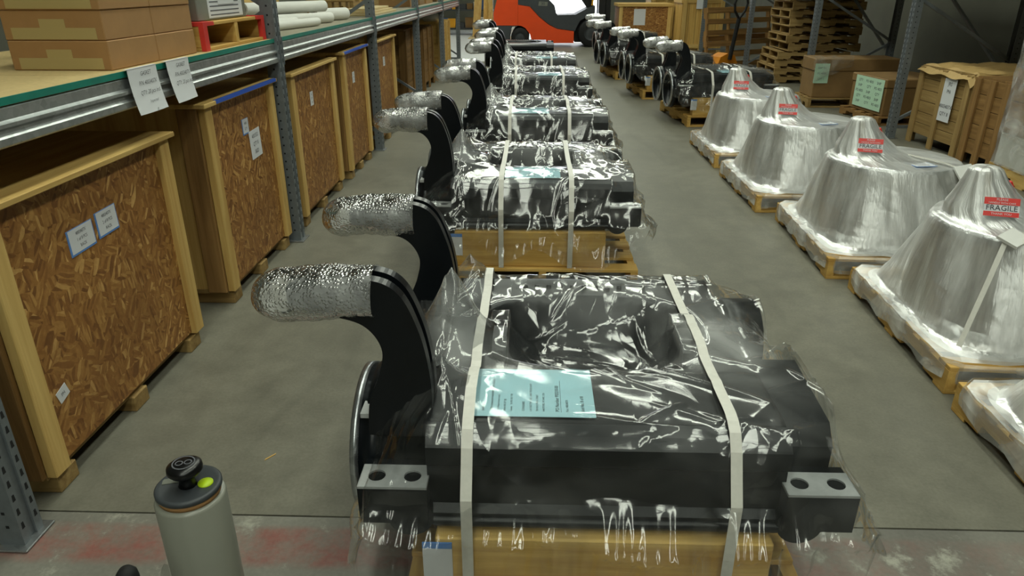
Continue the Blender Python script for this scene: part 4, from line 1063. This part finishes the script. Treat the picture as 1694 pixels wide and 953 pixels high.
t = thing('grey_carton', 'grey carton with pasted papers on the red-ended pallet', 'box', (RX - 0.06, 3.52, DZ + 0.1302), 0)
MB().bevbox((-0.6, 0, 0), (0, 0.60, 0.36), 0.004).build('carton', M['greybox'], t)
MB().box((0.0, 0.12, 0.01), (0.0015, 0.55, 0.30)).build('paper_sheet', M['paper'], t)
for q in range(7): MB().box((0.0015, 0.14, 0.02 + q * 0.02), (0.002, 0.50, 0.026 + q * 0.02)).build('printed_line', M['inkgrey'], t)
MB().box((0.0021, 0.24, 0.07), (0.0035, 0.44, 0.2)).build('paper_sheet', M['paper'], t)
# foam tubes and boards, second bay
def tube_thing(label, p, q, r, mat='foam', group='white foam tubes on the shelf', hollow=True):
    d = (Vector(q) - Vector(p)); Ln = d.length
    m = MB()
    A = Vector(p); B = Vector(q); m.tube(A, B, r, seg=18, cap=not hollow)
    if hollow:
        m.tube(A, B, r * 0.6, seg=18, cap=False)
        for c in (A, B):
            dd = d.normalized(); a = dd.orthogonal().normalized(); b = dd.cross(a); vs = []
            for rr in (r, r * 0.6): vs += [c + (a * math.cos(2 * PI * i / 18) + b * math.sin(2 * PI * i / 18)) * rr for i in range(18)]
            m._add(vs, [(i, (i + 1) % 18, 18 + (i + 1) % 18, 18 + i) for i in range(18)])
    return tag(m.build('foam_tube', M[mat]), label, 'tube', group)
tube_thing('long white foam tube lying at the front of the shelf', (RX - 0.30, 4.46, DZ + 0.031), (RX - 0.10, 5.60, DZ + 0.031), 0.03)
tube_thing('white foam tube lying behind the long one', (RX - 0.40, 4.46, DZ + 0.036), (RX - 0.22, 5.45, DZ + 0.036), 0.035)
tube_thing('white foam roll poking out towards the third post, lower', (RX - 0.45, 5.40, DZ + 0.041), (RX - 0.12, 6.05, DZ + 0.041), 0.04)
tube_thing('white foam roll poking out towards the third post, upper', (RX - 0.55, 5.35, DZ + 0.125), (RX - 0.18, 6.10, DZ + 0.125), 0.042)
tube_thing('thick white foam roll beside the third post', (RX - 0.30, 6.20, DZ + 0.051), (RX - 0.12, 6.55, DZ + 0.051), 0.05)
for k, (x, y0, y1, z, hh) in enumerate(((-0.86, 4.46, 6.2, 0.0, 0.05), (-0.84, 4.50, 6.4, 0.051, 0.06), (-0.88, 4.46, 6.6, 0.112, 0.055))):
    tag(MB().bevbox((RX + x, y0, DZ + 0.0005 + z), (RX + x + 0.17, y1, DZ + z + hh), 0.003).build('timber_plank', M['brownY'] if k != 2 else M['pineY']), 'sawn plank behind the foam tubes, %s of the pile' % ('bottom', 'middle', 'top')[k], 'plank', 'planks on the shelf')
tag(MB().bevbox((RX - 0.45, 4.50, DZ + 0.0785), (RX - 0.33, 4.535, DZ + 0.5), 0.003).build('pine_board', M['pineZ']), 'pale pine board standing by the second rack post', 'plank')
# boards and pallet in the third bay, boxes beyond
for k in range(3):
    tag(MB().bevbox((RX - 0.34 + 0.02 * k, 7.15 + 0.06 * k, DZ + 0.0005 + 0.022 * k), (RX - 0.04 - 0.02 * k, 8.55 - 0.12 * k, DZ + 0.021 + 0.022 * k), 0.002).build('plywood_board', M['tan']), 'thin pale board lying on the third bay, %s of three' % ('bottom', 'middle', 'top')[k], 'board', 'thin boards on the shelf')
pallet('pallet', 'old wooden pallet lying on the shelf behind the thin boards', None, (RX - 0.62, 7.9, DZ + 0.0005), 0, 0.5, 1.3, 0.125, 'old', 5)
for k, (y, w, d, h) in enumerate(((9.9, 0.6, 0.7, 0.35), (10.7, 0.5, 0.6, 0.42), (11.4, 0.7, 0.6, 0.3), (12.6, 0.6, 0.6, 0.4), (13.4, 0.7, 0.7, 0.36))):
    t = thing('cardboard_box', 'brown carton on the far shelf bays, %s after the thin boards' % ORD[k], 'box', (RX - 0.1, y, DZ), 0, 'cartons on the far shelf')
    MB().bevbox((-d, 0, 0.0005), (0, w, h), 0.004).build('carton', M['carddark'] if k % 2 else M['card'], t)
    MB().box((-d, w / 2 - 0.03, h), (0.001, w / 2 + 0.03, h + 0.001)).build('tape', M['tape'], t)
    MB().box((0, w / 2 - 0.03, h - 0.12), (0.0012, w / 2 + 0.03, h)).build('tape', M['tape'], t)
t = thing('red_bag', 'red and white folded bag on the last strand board crate', 'bag', (RX - 0.35, 7.5, 1.0305), 0)
MB().prism([(-0.16, 0), (0.16, 0), (0.13, 0.05), (0.02, 0.07), (-0.12, 0.04)], 'X', -0.12, 0.12).build('bag_body', M['white'], t)
MB().prism([(-0.10, 0.062), (0.08, 0.072), (0.06, 0.078), (-0.09, 0.068)], 'X', -0.124, 0.124).build('red_print', M['red'], t)

# brown crates under the far bays
def plank_crate(name, label, loc, size, mat, rows=5, rz=0.0, group=None, post='old'):
    """crate of horizontal planks on corner posts, every plank its own piece"""
    w, d, h = size
    t = thing(name, label, 'crate', loc, rz, group)
    ph = (h - 0.10) / rows
    for i in range(rows):
        z0 = 0.10 + i * ph
        for y in (0.0, d - 0.02): MB().bevbox((0.0, y, z0 + 0.002), (w, y + 0.02, z0 + ph - 0.003), 0.002).build('plank', M[mat + 'X'], t)
        for x in (0.0, w - 0.02): MB().bevbox((x, 0.021, z0 + 0.002), (x + 0.02, d - 0.021, z0 + ph - 0.003), 0.002).build('plank', M[mat + 'Y'], t)
    for x in (-0.0215, w + 0.0005):
        for y in (0.0, d / 2 - 0.04, d - 0.08): MB().bevbox((x, y, 0.0), (x + 0.021, y + 0.08, h), 0.002).build('corner_post', M[post + 'Z'], t)
    for x in (0.0, w / 2 - 0.04, w - 0.08):
        for y in (-0.0215, d + 0.0005): MB().bevbox((x, y, 0.0), (x + 0.08, y + 0.021, h), 0.002).build('corner_post', M[post + 'Z'], t)
    MB().box((0.0, 0.0, h - 0.0005), (w, d, h + 0.014)).build('lid', M[mat + 'X'], t)
    return t
plank_crate('plank_crate', 'brown plank crate under the shelf past the last strand board crate', (-2.62, 9.80, 0), (0.9, 1.15, 0.95), 'brown', 5, group='brown crates under the shelf', post='brown')
plank_crate('plank_crate', 'brown plank crate under the shelf, standing against the fifth rack post', (-2.58, 11.1, 0), (0.9, 1.10, 0.90), 'brown', 5, group='brown crates under the shelf', post='brown')
plank_crate('plank_crate', 'pale plank crate with white bundle on top under the far shelf bay', (-2.50, 12.55, 0), (0.95, 1.0, 0.92), 'pal', 5, group='brown crates under the shelf', post='pine')
b = MB().lathe([(0.0, 0), (0.14, 0.0), (0.17, 0.05), (0.13, 0.12), (0.0, 0.14)], (0, 0, 0), 'Z', 18).build('white_bundle', M['foam']); b.location = (-1.75, 12.8, 0.9345)
tag(b, 'round white bundle on the pale plank crate', 'bundle')

# ------------------------------------------------------------------ far end: shelving cart, boards, forklift
t = thing('parts_rack', 'black steel parts shelf with small bins against the far wall', 'shelf', (-3.1, 23.6, 0), 0)
for x in (0, 1.75):
    for y in (0, 0.5): MB().box((x, y, 0), (x + 0.04, y + 0.04, 1.9)).build('post', M['steel'] if x else M['dgrey'], t)
for z in (0.18, 0.72, 1.26, 1.8): MB().box((0.0, 0.0, z), (1.79, 0.54, z + 0.04)).build('shelf_board', M['dgrey'], t)
cols = ['blue', 'yellow', 'dgrey', 'carddark', 'foam', 'blue', 'tan']
k = 0
for z in (0.22, 0.76, 1.30):
    x = 0.08
    while x < 1.55:
        w = random.uniform(0.16, 0.26); h = random.uniform(0.14, 0.34)
        o = thing('parts_bin', 'small %s bin on the %s board of the parts shelf, slot %s' % (dict(blue='blue', yellow='yellow', dgrey='dark grey', carddark='brown', foam='white', tan='tan')[cols[k % 7]], {0.22: 'lowest', 0.76: 'middle', 1.30: 'upper'}[z], ORD[min(6, int(x / 0.26))]), 'bin', (-3.1 + x, 23.66, z + 0.0005), 0, 'bins on the parts shelf')
        MB().prism([(0, 0), (w, 0), (w + 0.012, h), (-0.012, h)], 'Y', 0.0, 0.34).build('bin_body', M[cols[k % 7]], o)
        MB().box((-0.014, -0.012, h - 0.02), (w + 0.014, 0.0, h + 0.004)).build('rim', M[cols[k % 7]], o)
        x += w + 0.05; k += 1
for i, (x0, x1, y0, m_, w) in enumerate(((-1.75, -1.62, 22.4, 'pineZ', 0.22), (-1.45, -1.42, 22.3, 'palZ', 0.16), (-1.28, -1.36, 22.2, 'pineZ', 0.14), (-0.85, -1.26, 22.1, 'tan', 0.12), (-0.62, -1.08, 22.0, 'foam', 0.10))):
    m = MB(); m.bar((x0, y0, 0.036 + w * abs(x1 - x0) * 0.25), (x1, y0 + 0.55, 2.2), 0.03, w, (1, 0, 0))
    o = m.build('leaning_board', M[m_]); tag(o, '%s board leaning on end behind the forklift, %s from the parts shelf' % ({'pineZ': 'pale pine', 'palZ': 'yellow pine', 'tan': 'tan', 'foam': 'white'}[m_], ORD[i]), 'board', 'leaning boards')
o = MB().bevbox((-1.95, 21.9, 0.0045), (-0.55, 22.9, 0.028), 0.003).build('plywood_sheet', M['tan']); tag(o, 'flat plywood sheet on the floor under the leaning boards', 'board')

FX, FY = -0.37, 19.25
def fp(cx, cy): return ((cx - 690) / 325.0, (455 - cy) / 325.0)
fk = thing('forklift', 'orange forklift with grey bumper parked across the aisle end', 'forklift', (FX, FY, 0), 0)
def fpoly(name, pts, mat, y0, y1, par=None): return MB().prism([fp(*p) for p in pts], 'Y', y0, y1).build(name, M[mat], par or fk)
fpoly('counterweight', [(470, 285), (470, 190), (505, 60), (520, -60), (540, -130), (668, -130), (672, 125), (672, 285)], 'orange', 0.0, 1.1)
fpoly('body_side', [(673, 285), (673, 125), (770, 140), (850, 220), (930, 280), (1000, 312), (1140, 330), (1140, 422), (795, 425), (775, 355), (735, 305), (700, 288)], 'orange', 0.005, 1.095)
fpoly('rear_bumper', [(478, 287), (672, 287), (640, 296), (612, 330), (600, 380), (598, 428), (520, 425), (485, 395), (466, 340)], 'dgrey', 0.01, 1.09)
fpoly('seat_base', [(673, 123), (673, -20), (760, 40), (800, 88), (930, 88), (975, 130), (990, 190), (1000, 205), (1150, 200), (1250, 150), (1310, 130), (1310, 205), (1250, 215), (1190, 245), (1160, 300), (1150, 328), (1010, 310), (935, 278), (855, 218), (772, 138)], 'dgrey', 0.03, 1.07)
fpoly('front_cowl', [(1151, 328), (1162, 300), (1192, 246), (1252, 216), (1310, 206), (1345, 215), (1345, 420), (1151, 420)], 'rubber', 0.22, 0.88)
st = fpoly('seat', [(770, 60), (765, 0), (800, 20), (850, 35), (950, 30), (962, 50), (930, 82), (800, 85)], 'rubber', 0.25, 0.85)
fpoly('seat_back', [(720, -10), (690, -210), (740, -215), (790, 15)], 'rubber', 0.27, 0.83, st)
fpoly('steering_column', [(1150, -10), (1200, -60), (1270, -30), (1300, 128), (1250, 148), (1205, 90)], 'rubber', 0.3, 0.8)
w = MB(); w.lathe([(0.16, -0.015), (0.19, -0.015), (0.19, 0.015), (0.16, 0.015)], (0, 0, 0), 'Z', 28, True); w.bar((-0.17, 0, 0), (0.17, 0, 0), 0.025, 0.02); w.bar((0, -0.17, 0), (0, 0.17, 0), 0.025, 0.02)
w = w.build('steering_wheel', M['rubber'], fk); w.location = (1.32, 0.55, 1.62); w.rotation_euler = (0, -0.7, 0)
for cy0, (cx, czp, r, wd) in (('rear', (690, 378, 0.235, 0.20)), ('front', (1285, 345, 0.338, 0.24))):
    px_, pz_ = fp(cx, czp)
    for y in (-0.01, 1.11 - wd):
        wm = MB().lathe([(r * 0.55, 0), (r * 0.9, 0.0), (r, 0.03), (r, wd - 0.03), (r * 0.9, wd), (r * 0.55, wd)], (px_, y, r + 0.002), 'Y', 40).build('wheel', M['rubber'], fk)
        MB().lathe([(0, 0.03), (r * 0.3, 0.02), (r * 0.5, 0.05), (r * 0.55, 0.01), (r * 0.56, wd - 0.01), (0, wd - 0.02)], (px_, y, r + 0.002), 'Y', 28).build('hub', M['dgrey'], wm)
ms = link('mast', None, fk); bpy.data.objects.remove(ms)
mm = MB(); x0 = fp(1345, 0)[0]; x1 = fp(1500, 0)[0]
for y in (0.2, 0.80): mm.box((x0, y, 0.12), (x0 + 0.16, y + 0.1, 2.1)); mm.box((x0 + 0.18, y + 0.02, 0.12), (x0 + 0.30, y + 0.12, 2.05))
mast = mm.build('mast', M['rubber'], fk)
MB().box((x0 + 0.02, 0.301, 0.75), (x0 + 0.28, 0.799, 1.9)).build('mast_plate', M['blackpl'], mast)
MB().tube((x0 + 0.1, 0.55, 0.12), (x0 + 0.1, 0.55, 0.74), 0.045).build('lift_cylinder', M['steel'], mast)
MB().box((x0 + 0.31, 0.15, 0.15), (x0 + 0.36, 0.97, 0.55)).build('carriage', M['rubber'], fk)
for y in (0.25, 0.75): MB().prism([(x0 + 0.365, 0.04), (x0 + 0.365, 0.5), (x0 + 0.41, 0.5), (x0 + 0.41, 0.09), (x0 + 0.8, 0.05), (x0 + 0.8, 0.035)], 'Y', y, y + 0.1).build('fork', M['rubber'], fk)
for y in (0.16, 0.92):
    MB().path([(1.84, y, 0.98), (1.70, y, 1.5), (1.55, y, 2.1)], 0.03).build('guard_post', M['rubber'], fk)
    MB().path([(-0.45, y, 1.79), (-0.35, y, 2.1)], 0.035).build('guard_post', M['rubber'], fk)
MB().bevbox((-0.45, 0.1, 2.1), (1.65, 1.02, 2.16), 0.01).build('guard_roof', M['rubber'], fk)
MB().path([(1.82, 0.14, 1.6), (1.86, 0.14, 1.2), (1.83, 0.14, 1.0)], 0.022).build('hose', M['yellow'], fk)
MB().prism([fp(840, 132), fp(845, 98), fp(918, 104), fp(914, 134)], 'Y', 0.026, 0.029).build('badge', M['greybox'], fk)
MB().prism([fp(615, 318), fp(625, 296), fp(648, 292), fp(640, 312)], 'Y', 0.005, 0.009).build('badge', M['white'], fk)
lettering('30', 0.10, M['ink'], fk, fp(878, 117)[:1] + (0.0255,) + fp(878, 117)[1:], (1, 0, 0), (0, 0, 1))

# crates at the far right
t = thing('osb_crate', 'low strand board crate with pale lid and paper sheet at the aisle end', 'crate', (2.05, 18.4, 0), 0)
MB().box((0.01, 0, 0.1), (1.25, 0.012, 1.0)).build('front_panel', M['osb'], t); MB().box((0, 0.013, 0.1), (0.012, 1.0, 1.0)).build('side_panel', M['osb'], t); MB().box((1.25, 0.013, 0.1), (1.262, 1.0, 1.0)).build('side_panel', M['osb'], t)
MB().bevbox((-0.03, -0.04, 1.0), (1.29, 1.03, 1.07), 0.004).build('lid', M['pineX'], t)
for x in (0.0, 1.17): MB().bevbox((x, -0.022, 0.09), (x + 0.09, -0.0005, 0.999), 0.003).build('corner_batten', M['pineZ'], t)
MB().bevbox((0.0, 0.0, 0.0), (1.262, 0.1, 0.0995), 0.003).build('skid', M['oldX'], t); MB().bevbox((0.0, 0.9, 0.0), (1.262, 1.0, 0.0995), 0.003).build('skid', M['oldX'], t)
MB().box((0.36, -0.0025, 0.58), (0.64, -0.0005, 0.95)).build('paper_sheet', M['paper'], t)
def tall_crate(label, loc, w, d, h, ns, mat='pal', rz=0):
    t = thing('tall_crate', label, 'crate', loc, rz, 'tall crates by the grey post')
    for i in range(ns):
        a = w * i / ns; MB().bevbox((a + 0.003, 0, 0.1), (a + w / ns - 0.003, 0.018, h), 0.002).build('plank', M[mat + 'Z'], t)
    for i in range(5):
        a = d * i / 5; MB().bevbox((-0.018, a + 0.003, 0.1), (0.0, a + d / 5 - 0.003, h), 0.002).build('plank', M[mat + 'Z'], t)
    for z in (0.12, h * 0.5, h - 0.12):
        MB().bevbox((-0.02, -0.022, z), (w, -0.0005, z + 0.09), 0.002).build('rail', M['pineX'], t)
        MB().bevbox((-0.040, -0.022, z), (-0.0185, d, z + 0.09), 0.002).build('rail', M['pineY'], t)
    for x in (0, w / 2 - 0.045, w - 0.09): MB().bevbox((x, -0.044, 0.0), (x + 0.09, -0.0225, h), 0.002).build('batten', M['pineZ'], t)
    MB().box((-0.02, -0.02, h), (w, d, h + 0.02)).build('lid', M[mat + 'X'], t)
    MB().box((0, 0.02, 0), (w, d, 0.0995)).build('base_board', M['oldX'], t)
    return t
a = tall_crate('tall vertical plank crate behind the castings, nearer the forklift', (3.10, 20.2, 0), 0.75, 1.0, 2.2, 5)
MB().box((0.12, -0.0245, 0.25), (0.30, -0.0225, 0.72)).build('paper_sheet', M['paper'], a)
a = tall_crate('tall vertical plank crate behind the castings, beside the grey post', (3.42, 17.6, 0), 0.95, 1.0, 2.2, 6)
MB().box((0.30, -0.0465, 0.98), (0.52, -0.0445, 1.30)).build('paper_sheet', M['paper'], a)

# racking on the right
def carton(label, loc, size, mat, rz=0, lid=0.1, group=None):
    w, d, h = size; t = thing('carton', label, 'box', loc, rz, group)
    MB().bevbox((0, 0, 0.0005), (w, d, h - lid), 0.008).build('carton_body', M[mat], t)
    MB().bevbox((-0.012, -0.012, h - lid + 0.0005), (w + 0.012, d + 0.012, h), 0.01).build('carton_lid', M[mat], t); return t
for i, y in enumerate((5.10, 7.77, 10.42, 13.55, 17.3)):
    rack_upright(y, 'grey rack upright before the dark wall, %s from the pale wrapped load' % ORD[i], 3.82, 1.15, 3.4, -1, 'uprights of the wall racking')
for i, (y0, y1) in enumerate(((5.10, 7.77), (7.77, 10.42), (10.42, 13.55))):
    o = MB().bar((5.02, y0 + 0.06, 0.55), (5.02, y1 - 0.06, 1.95), 0.03, 0.03).build('wall_brace', M['post']); tag(o, 'diagonal steel brace on the wall racking, %s bay' % ORD[i], 'brace', 'diagonal braces')

for i, (y0, y1) in enumerate(((5.10, 7.77), (7.77, 10.42), (10.42, 13.55))):  # upper level with its load, added out of view to shade what stands below
    for x, nm in ((3.83, 'front'), (4.89, 'back')):
        o = MB().box((x, y0 + 0.045, 1.66), (x + 0.045, y1 - 0.045, 1.78)).build('shelf_beam', M['beam']); tag(o, '%s unseen steel beam added above the wall loads, %s bay' % (nm, ORD[i]), 'shelf beam', 'unseen beams of the wall racking')
    d = thing('shelf_deck', 'unseen plank deck added to shade the loads by the wall, %s bay' % ORD[i], 'shelf', (3.80, y0 + 0.05, 1.7805), 0, 'unseen decks of the wall racking')
    for k in range(6): MB().box((0.0, k * (y1 - y0 - 0.1) / 6 + 0.003, 0), (1.2, (k + 1) * (y1 - y0 - 0.1) / 6 - 0.003, 0.025)).build('deck_board', M['oldX'], d)
    carton('unseen large carton added on the shading deck by the wall, %s bay' % ORD[i], (3.95, y0 + 0.3, 1.806), (0.95, 1.9, 0.8), 'carddark', 0, 0.1, 'unseen cartons on the shading deck')

# pallet stack, standing pallets, pallet jack
for i in range(12):
    pallet('pallet', 'old grey-brown pallet in the tall stack by the wall, %s from the floor' % (['first', 'second', 'third', 'fourth', 'fifth', 'sixth', 'seventh', 'eighth', 'ninth', 'tenth', 'eleventh', 'twelfth'][i]), 'stacked old pallets', (5.28 + random.uniform(-.03, .03) + (0.0 if i > 3 else -0.12), 12.75 + random.uniform(-.03, .03), i * 0.1265), PI / 2 + random.uniform(-.03, .03) - 0.04, 1.05, 1.15, 0.125, 'old', 6)
for i, (x, y, a) in enumerate(((3.62, 14.5, 0.20), (4.15, 15.0, 0.16))):
    t = pallet('pallet', ('brown pallet standing on edge beside the pallet jack', 'brown pallet standing on edge between the jack and the stack')[i], 'pallets on edge', (x, y, 0.56), 0, 1.1, 1.1, 0.125, 'brown', 6)
    t.rotation_euler = (PI / 2, -0.0, 0); t.rotation_euler = (PI / 2 - 0.12, 0, 0.5); t.location = (x + 0.1, y, 0.003)
jk = thing('pallet_jack', 'pallet jack with black loop handle and orange body', 'pallet jack', (3.35, 13.2, 0), 0.5)
MB().prism([(-0.22, 0.02), (-0.24, 0.16), (-0.16, 0.34), (0.0, 0.40), (0.16, 0.36), (0.25, 0.2), (0.25, 0.02)], 'Y', -0.12, 0.14).build('body', M['jack'], jk)
for x in (-0.16, 0.16): MB().prism([(0.14, 0.05), (0.14, 0.09), (1.2, 0.09), (1.28, 0.06), (1.2, 0.05)], 'X', x - 0.08, x + 0.08).build('fork', M['jack'], jk)
MB().tube((0, -0.17, 0.30), (0.02, -0.26, 0.98), 0.035).build('handle_shaft', M['rubber'], jk)
MB().path([(0.02, -0.26, 0.97), (-0.10, -0.27, 1.10), (-0.13, -0.28, 1.22), (-0.09, -0.29, 1.33), (0.12, -0.29, 1.33), (0.16, -0.28, 1.22), (0.13, -0.27, 1.10), (0.02, -0.26, 0.97)], 0.02).build('handle_loop', M['rubber'], jk)
for x in (-0.07, 0.07): MB().lathe([(0.02, -0.025), (0.10, -0.025), (0.10, 0.025), (0.02, 0.025)], (x, -0.16, 0.101), 'X', 24, True).build('wheel', M['rubber'], jk)

# loads in front of the wall
pallet('pallet', 'low pallet under the large brown carton by the wall', None, (4.25, 9.75, 0), -0.02, 1.15, 0.58, 0.125, 'old', 4)
carton('large brown carton with plastic bag corner, on a low pallet by the wall', (3.72, 9.80, 0.1255), (1.08, 0.50, 0.50), 'carddark', -0.02, 0.16)
bag = MB(); P = []
for i in range(9):
    P.append([(3.66 + 0.50 * j / 8 + 0.01 * math.sin(i * 2 + j), 9.745 - 0.03 * math.sin(i / 8 * 3) - 0.002 * j, 0.66 - 0.34 * (i / 8) * (1 - j / 12) + 0.015 * math.sin(i + j * 2)) for j in range(9)])
o = link('plastic_bag', grid_mesh('plastic_bag', np.array(P), M['clear'])); tag(o, 'clear plastic bag hanging over the corner of the large brown carton', 'plastic bag')
t2 = [(3.66, 9.735, 0.66), (4.2, 9.72, 0.66), (4.5, 10.3, 0.64), (3.7, 10.4, 0.65)]
o = wall_note('pale green paper sheet under the bag on the large carton', 0, 0, 0, 0.19, 0.25, ['SHIP TO', 'PO 4003', 'QTY 1'], None, 0, 'paper', None, 0.035, 'greenpaper'); o.location = (3.80, 9.7835, 0.44); o.rotation_euler = (0, 0, -PI / 2)
pallet('pallet', 'low pallet under the carton with green papers', None, (4.45, 8.50, 0), 0.10, 0.85, 0.90, 0.10, 'brown', 5)
carton('brown carton covered in pale green papers, beside the thick grey post', (4.07, 8.50, 0.1005), (0.75, 0.75, 0.42), 'carddark', 0.10, 0.1)
o = MB().box((0, 0, 0), (0.0015, 0.62, 0.36)).build('green_paper', M['greenpaper']); place(o, xf((4.07, 8.50, 0.1005), 0.10, (-0.0145, 0.03, 0.045)), 0.10); tag(o, 'large pale green paper pasted on the carton beside the thick post', 'paper')
for i in range(5):
    for j in range(3): lettering(('SHIP', 'PO 4003', 'QTY')[(i + j) % 3], 0.045, M['inkgrey'], o, (-0.0002, 0.11 + 0.2 * j, 0.31 - 0.062 * i), (0, -1, 0), (0, 0, 1))
carton('small brown carton under the shelf edge behind the thick grey post', (5.05, 8.85, 0), (0.5, 0.6, 0.42), 'card', 0.05, 0.08)
a = plank_crate('plank_crate', 'weathered plank crate with kraft paper top and long white notice', (4.02, 6.78, 0), (1.15, 0.88, 0.76), 'old', 6, 0.03, None, 'old')
n = 16; P = np.zeros((n, n, 3))
for i in range(n):
    for j in range(n):
        u, v = i / (n - 1), j / (n - 1)
        P[i, j] = (-0.05 + 1.24 * u, -0.05 + 0.94 * v, 0.786 + 0.012 * math.sin(i * 1.3 + j) - (0.07 if i == 0 else 0) - (0.06 if j == 0 else 0))
k = link('kraft_paper', grid_mesh('kraft_paper', P, M['kraft'], False)); place(k, (4.02, 6.78, 0), 0.03); tag(k, 'creased kraft paper laid over the weathered plank crate', 'paper')
o = MB().box((0, 0, 0), (0.0015, 0.20, 0.40)).build('white_notice', M['paper']); place(o, (3.990, 6.98, 0.30), 0.03); tag(o, 'long white notice on the weathered plank crate', 'notice')
for i, s in enumerate(('JRS', 'PN', '', '4003407X', 'QTY 8')): 
    if s: lettering(s, 0.05, M['ink'], o, (-0.0002, 0.10, 0.35 - 0.07 * i), (0, -1, 0), (0, 0, 1))
plank_crate('plank_crate', 'brown plank crate squeezed between the kraft-topped crate and the wrapped load', (4.02, 6.20, 0), (1.1, 0.50, 0.76), 'brown', 5, 0.03, None, 'brown')
# wrapped load on a pallet at the edge
pallet('pallet', 'pale pallet carrying the tall wrapped load by the wall', None, (4.45, 5.25, 0), 0, 1.0, 0.9, 0.125, 'pine', 6)
wl = thing('wrapped_load', 'tall film-wrapped load of cartons on a pale pallet by the wall', 'wrapped load', (3.97, 5.27, 0.1255), 0)
kk = 0
for z in range(5):
    for y in range(2):
        MB().bevbox((0, y * 0.43, z * 0.26), (0.92, y * 0.43 + 0.425, z * 0.26 + 0.256), 0.006).build('carton', M[('greybox', 'card', 'foam')[(z * 2 + y * 2 + z // 2) % 3]], wl); kk += 1
n = 40; P = []
for i in range(12):
    z = 0.002 + 1.34 * i / 11
    P.append([(0.46 + superell(2 * PI * (j % n) / n, 0.50 + 0.006 * math.sin(i * 2 + j), 12) * math.cos(2 * PI * j / n), 0.43 + superell(2 * PI * (j % n) / n, 0.47 + 0.006 * math.sin(i * 3 + j), 12) * math.sin(2 * PI * j / n), z) for j in range(n + 1)])
link('stretch_film', grid_mesh('stretch_film', np.array(P), M['wrapflat']), wl)

# ------------------------------------------------------------------ foreground: film roll and tool grip
RXP = (-0.742, 1.215)
rt = thing('film_roll', 'upright roll of stretch film with black knob handle on top', 'film roll', (RXP[0], RXP[1], 0), 0.3)
MB().lathe([(0.042, 0.02), (0.072, 0.02), (0.074, 0.03), (0.074, 0.515), (0.070, 0.522), (0.042, 0.522)], (0, 0, 0), 'Z', 48, True).build('film_body', M['roll'], rt)
MB().lathe([(0.038, 0.0), (0.062, 0.0), (0.062, 0.0195), (0.038, 0.0195)], (0, 0, 0), 'Z', 32, True).build('core_end', M['core'], rt)
MB().lathe([(0.036, 0.5225), (0.064, 0.5225), (0.064, 0.534), (0.036, 0.534)], (0, 0, 0), 'Z', 40, True).build('core', M['core'], rt)
cap = MB().lathe([(0.0, 0.5345), (0.066, 0.5345), (0.069, 0.539), (0.069, 0.545), (0.064, 0.549), (0.057, 0.546), (0.0, 0.546)], (0, 0, 0), 'Z', 44).build('cap', M['dgrey'], rt)
MB().lathe([(0.0, 0.549), (0.016, 0.549), (0.016, 0.5462)], (0.036, -0.006, 0), 'Z', 20).build('lime_dot', M['lime'], cap)
MB().box((-0.055, 0.012, 0.5462), (-0.008, 0.03, 0.5475)).build('cap_rib', M['greybox'], cap)
kn = MB().lathe([(0.0, 0.5465), (0.020, 0.5465), (0.017, 0.556), (0.016, 0.570), (0.030, 0.577), (0.037, 0.586), (0.036, 0.596), (0.028, 0.602), (0.0, 0.603)], (0, 0, 0), 'Z', 36).build('knob', M['blackpl'], rt)
em = MB(); em.lathe([(0.021, 0.6033), (0.024, 0.6033), (0.024, 0.6040), (0.021, 0.6040)], (0, 0, 0), 'Z', 28, True)
em.lathe([(0.006, 0.6033), (0.0085, 0.6033), (0.0085, 0.6040), (0.006, 0.6040)], (-0.009, 0, 0), 'Z', 18, True); em.lathe([(0.006, 0.6033), (0.0085, 0.6033), (0.0085, 0.6040), (0.006, 0.6040)], (0.009, 0, 0), 'Z', 18, True)
em.build('emblem', M['inkgrey'], kn)
P = np.array([[(0.075 * math.cos(a) - 0.03 * t_, 0.075 * math.sin(a) - 0.02 * t_, 0.36 - 0.07 * s_ + 0.012 * math.sin(6 * t_ + 3 * s_)) for t_ in np.linspace(0, 1.3, 7) for a in [3.5 + 0.25 * t_]] for s_ in np.linspace(0, 1, 5)])
link('loose_film', grid_mesh('loose_film', P, M['clear']), rt)
gt = thing('tool_grip', 'rounded black rubber grip of a tool standing by the film roll', 'tool', (-0.775, 1.005, 0), 0)
MB().lathe([(0.0, 0.515), (0.012, 0.513), (0.019, 0.503), (0.0205, 0.49), (0.0205, 0.36), (0.0, 0.36)], (0, 0, 0), 'Z', 28).build('grip', M['rubber'], gt)
MB().tube((0, 0, 0.012), (0, 0, 0.3599), 0.014).build('shaft', M['steel'], gt)
MB().bevbox((-0.08, -0.06, 0), (0.08, 0.06, 0.0118), 0.003).build('base_plate', M['steel'], gt)

# bits of litter on the floor
for i, (x, y, a, l_) in enumerate(((1.02, 2.72, 0.6, 0.03), (-0.92, 2.03, 0.9, 0.025), (-1.15, 1.83, 0.2, 0.012), (-0.62, 2.5, 2.0, 0.012), (1.05, 1.95, 0.3, 0.02))):
    o = MB().prism([(-l_, -0.003), (l_ * 0.8, -0.002), (l_, 0.003), (-l_ * 0.7, 0.003)], 'Z', 0.0, 0.002).build('wood_splinter', M['pineX']); place(o, (x, y, 0.0005), a)
    tag(o, 'tiny pale splinter lying on the concrete floor', 'splinter', 'splinters on the floor')
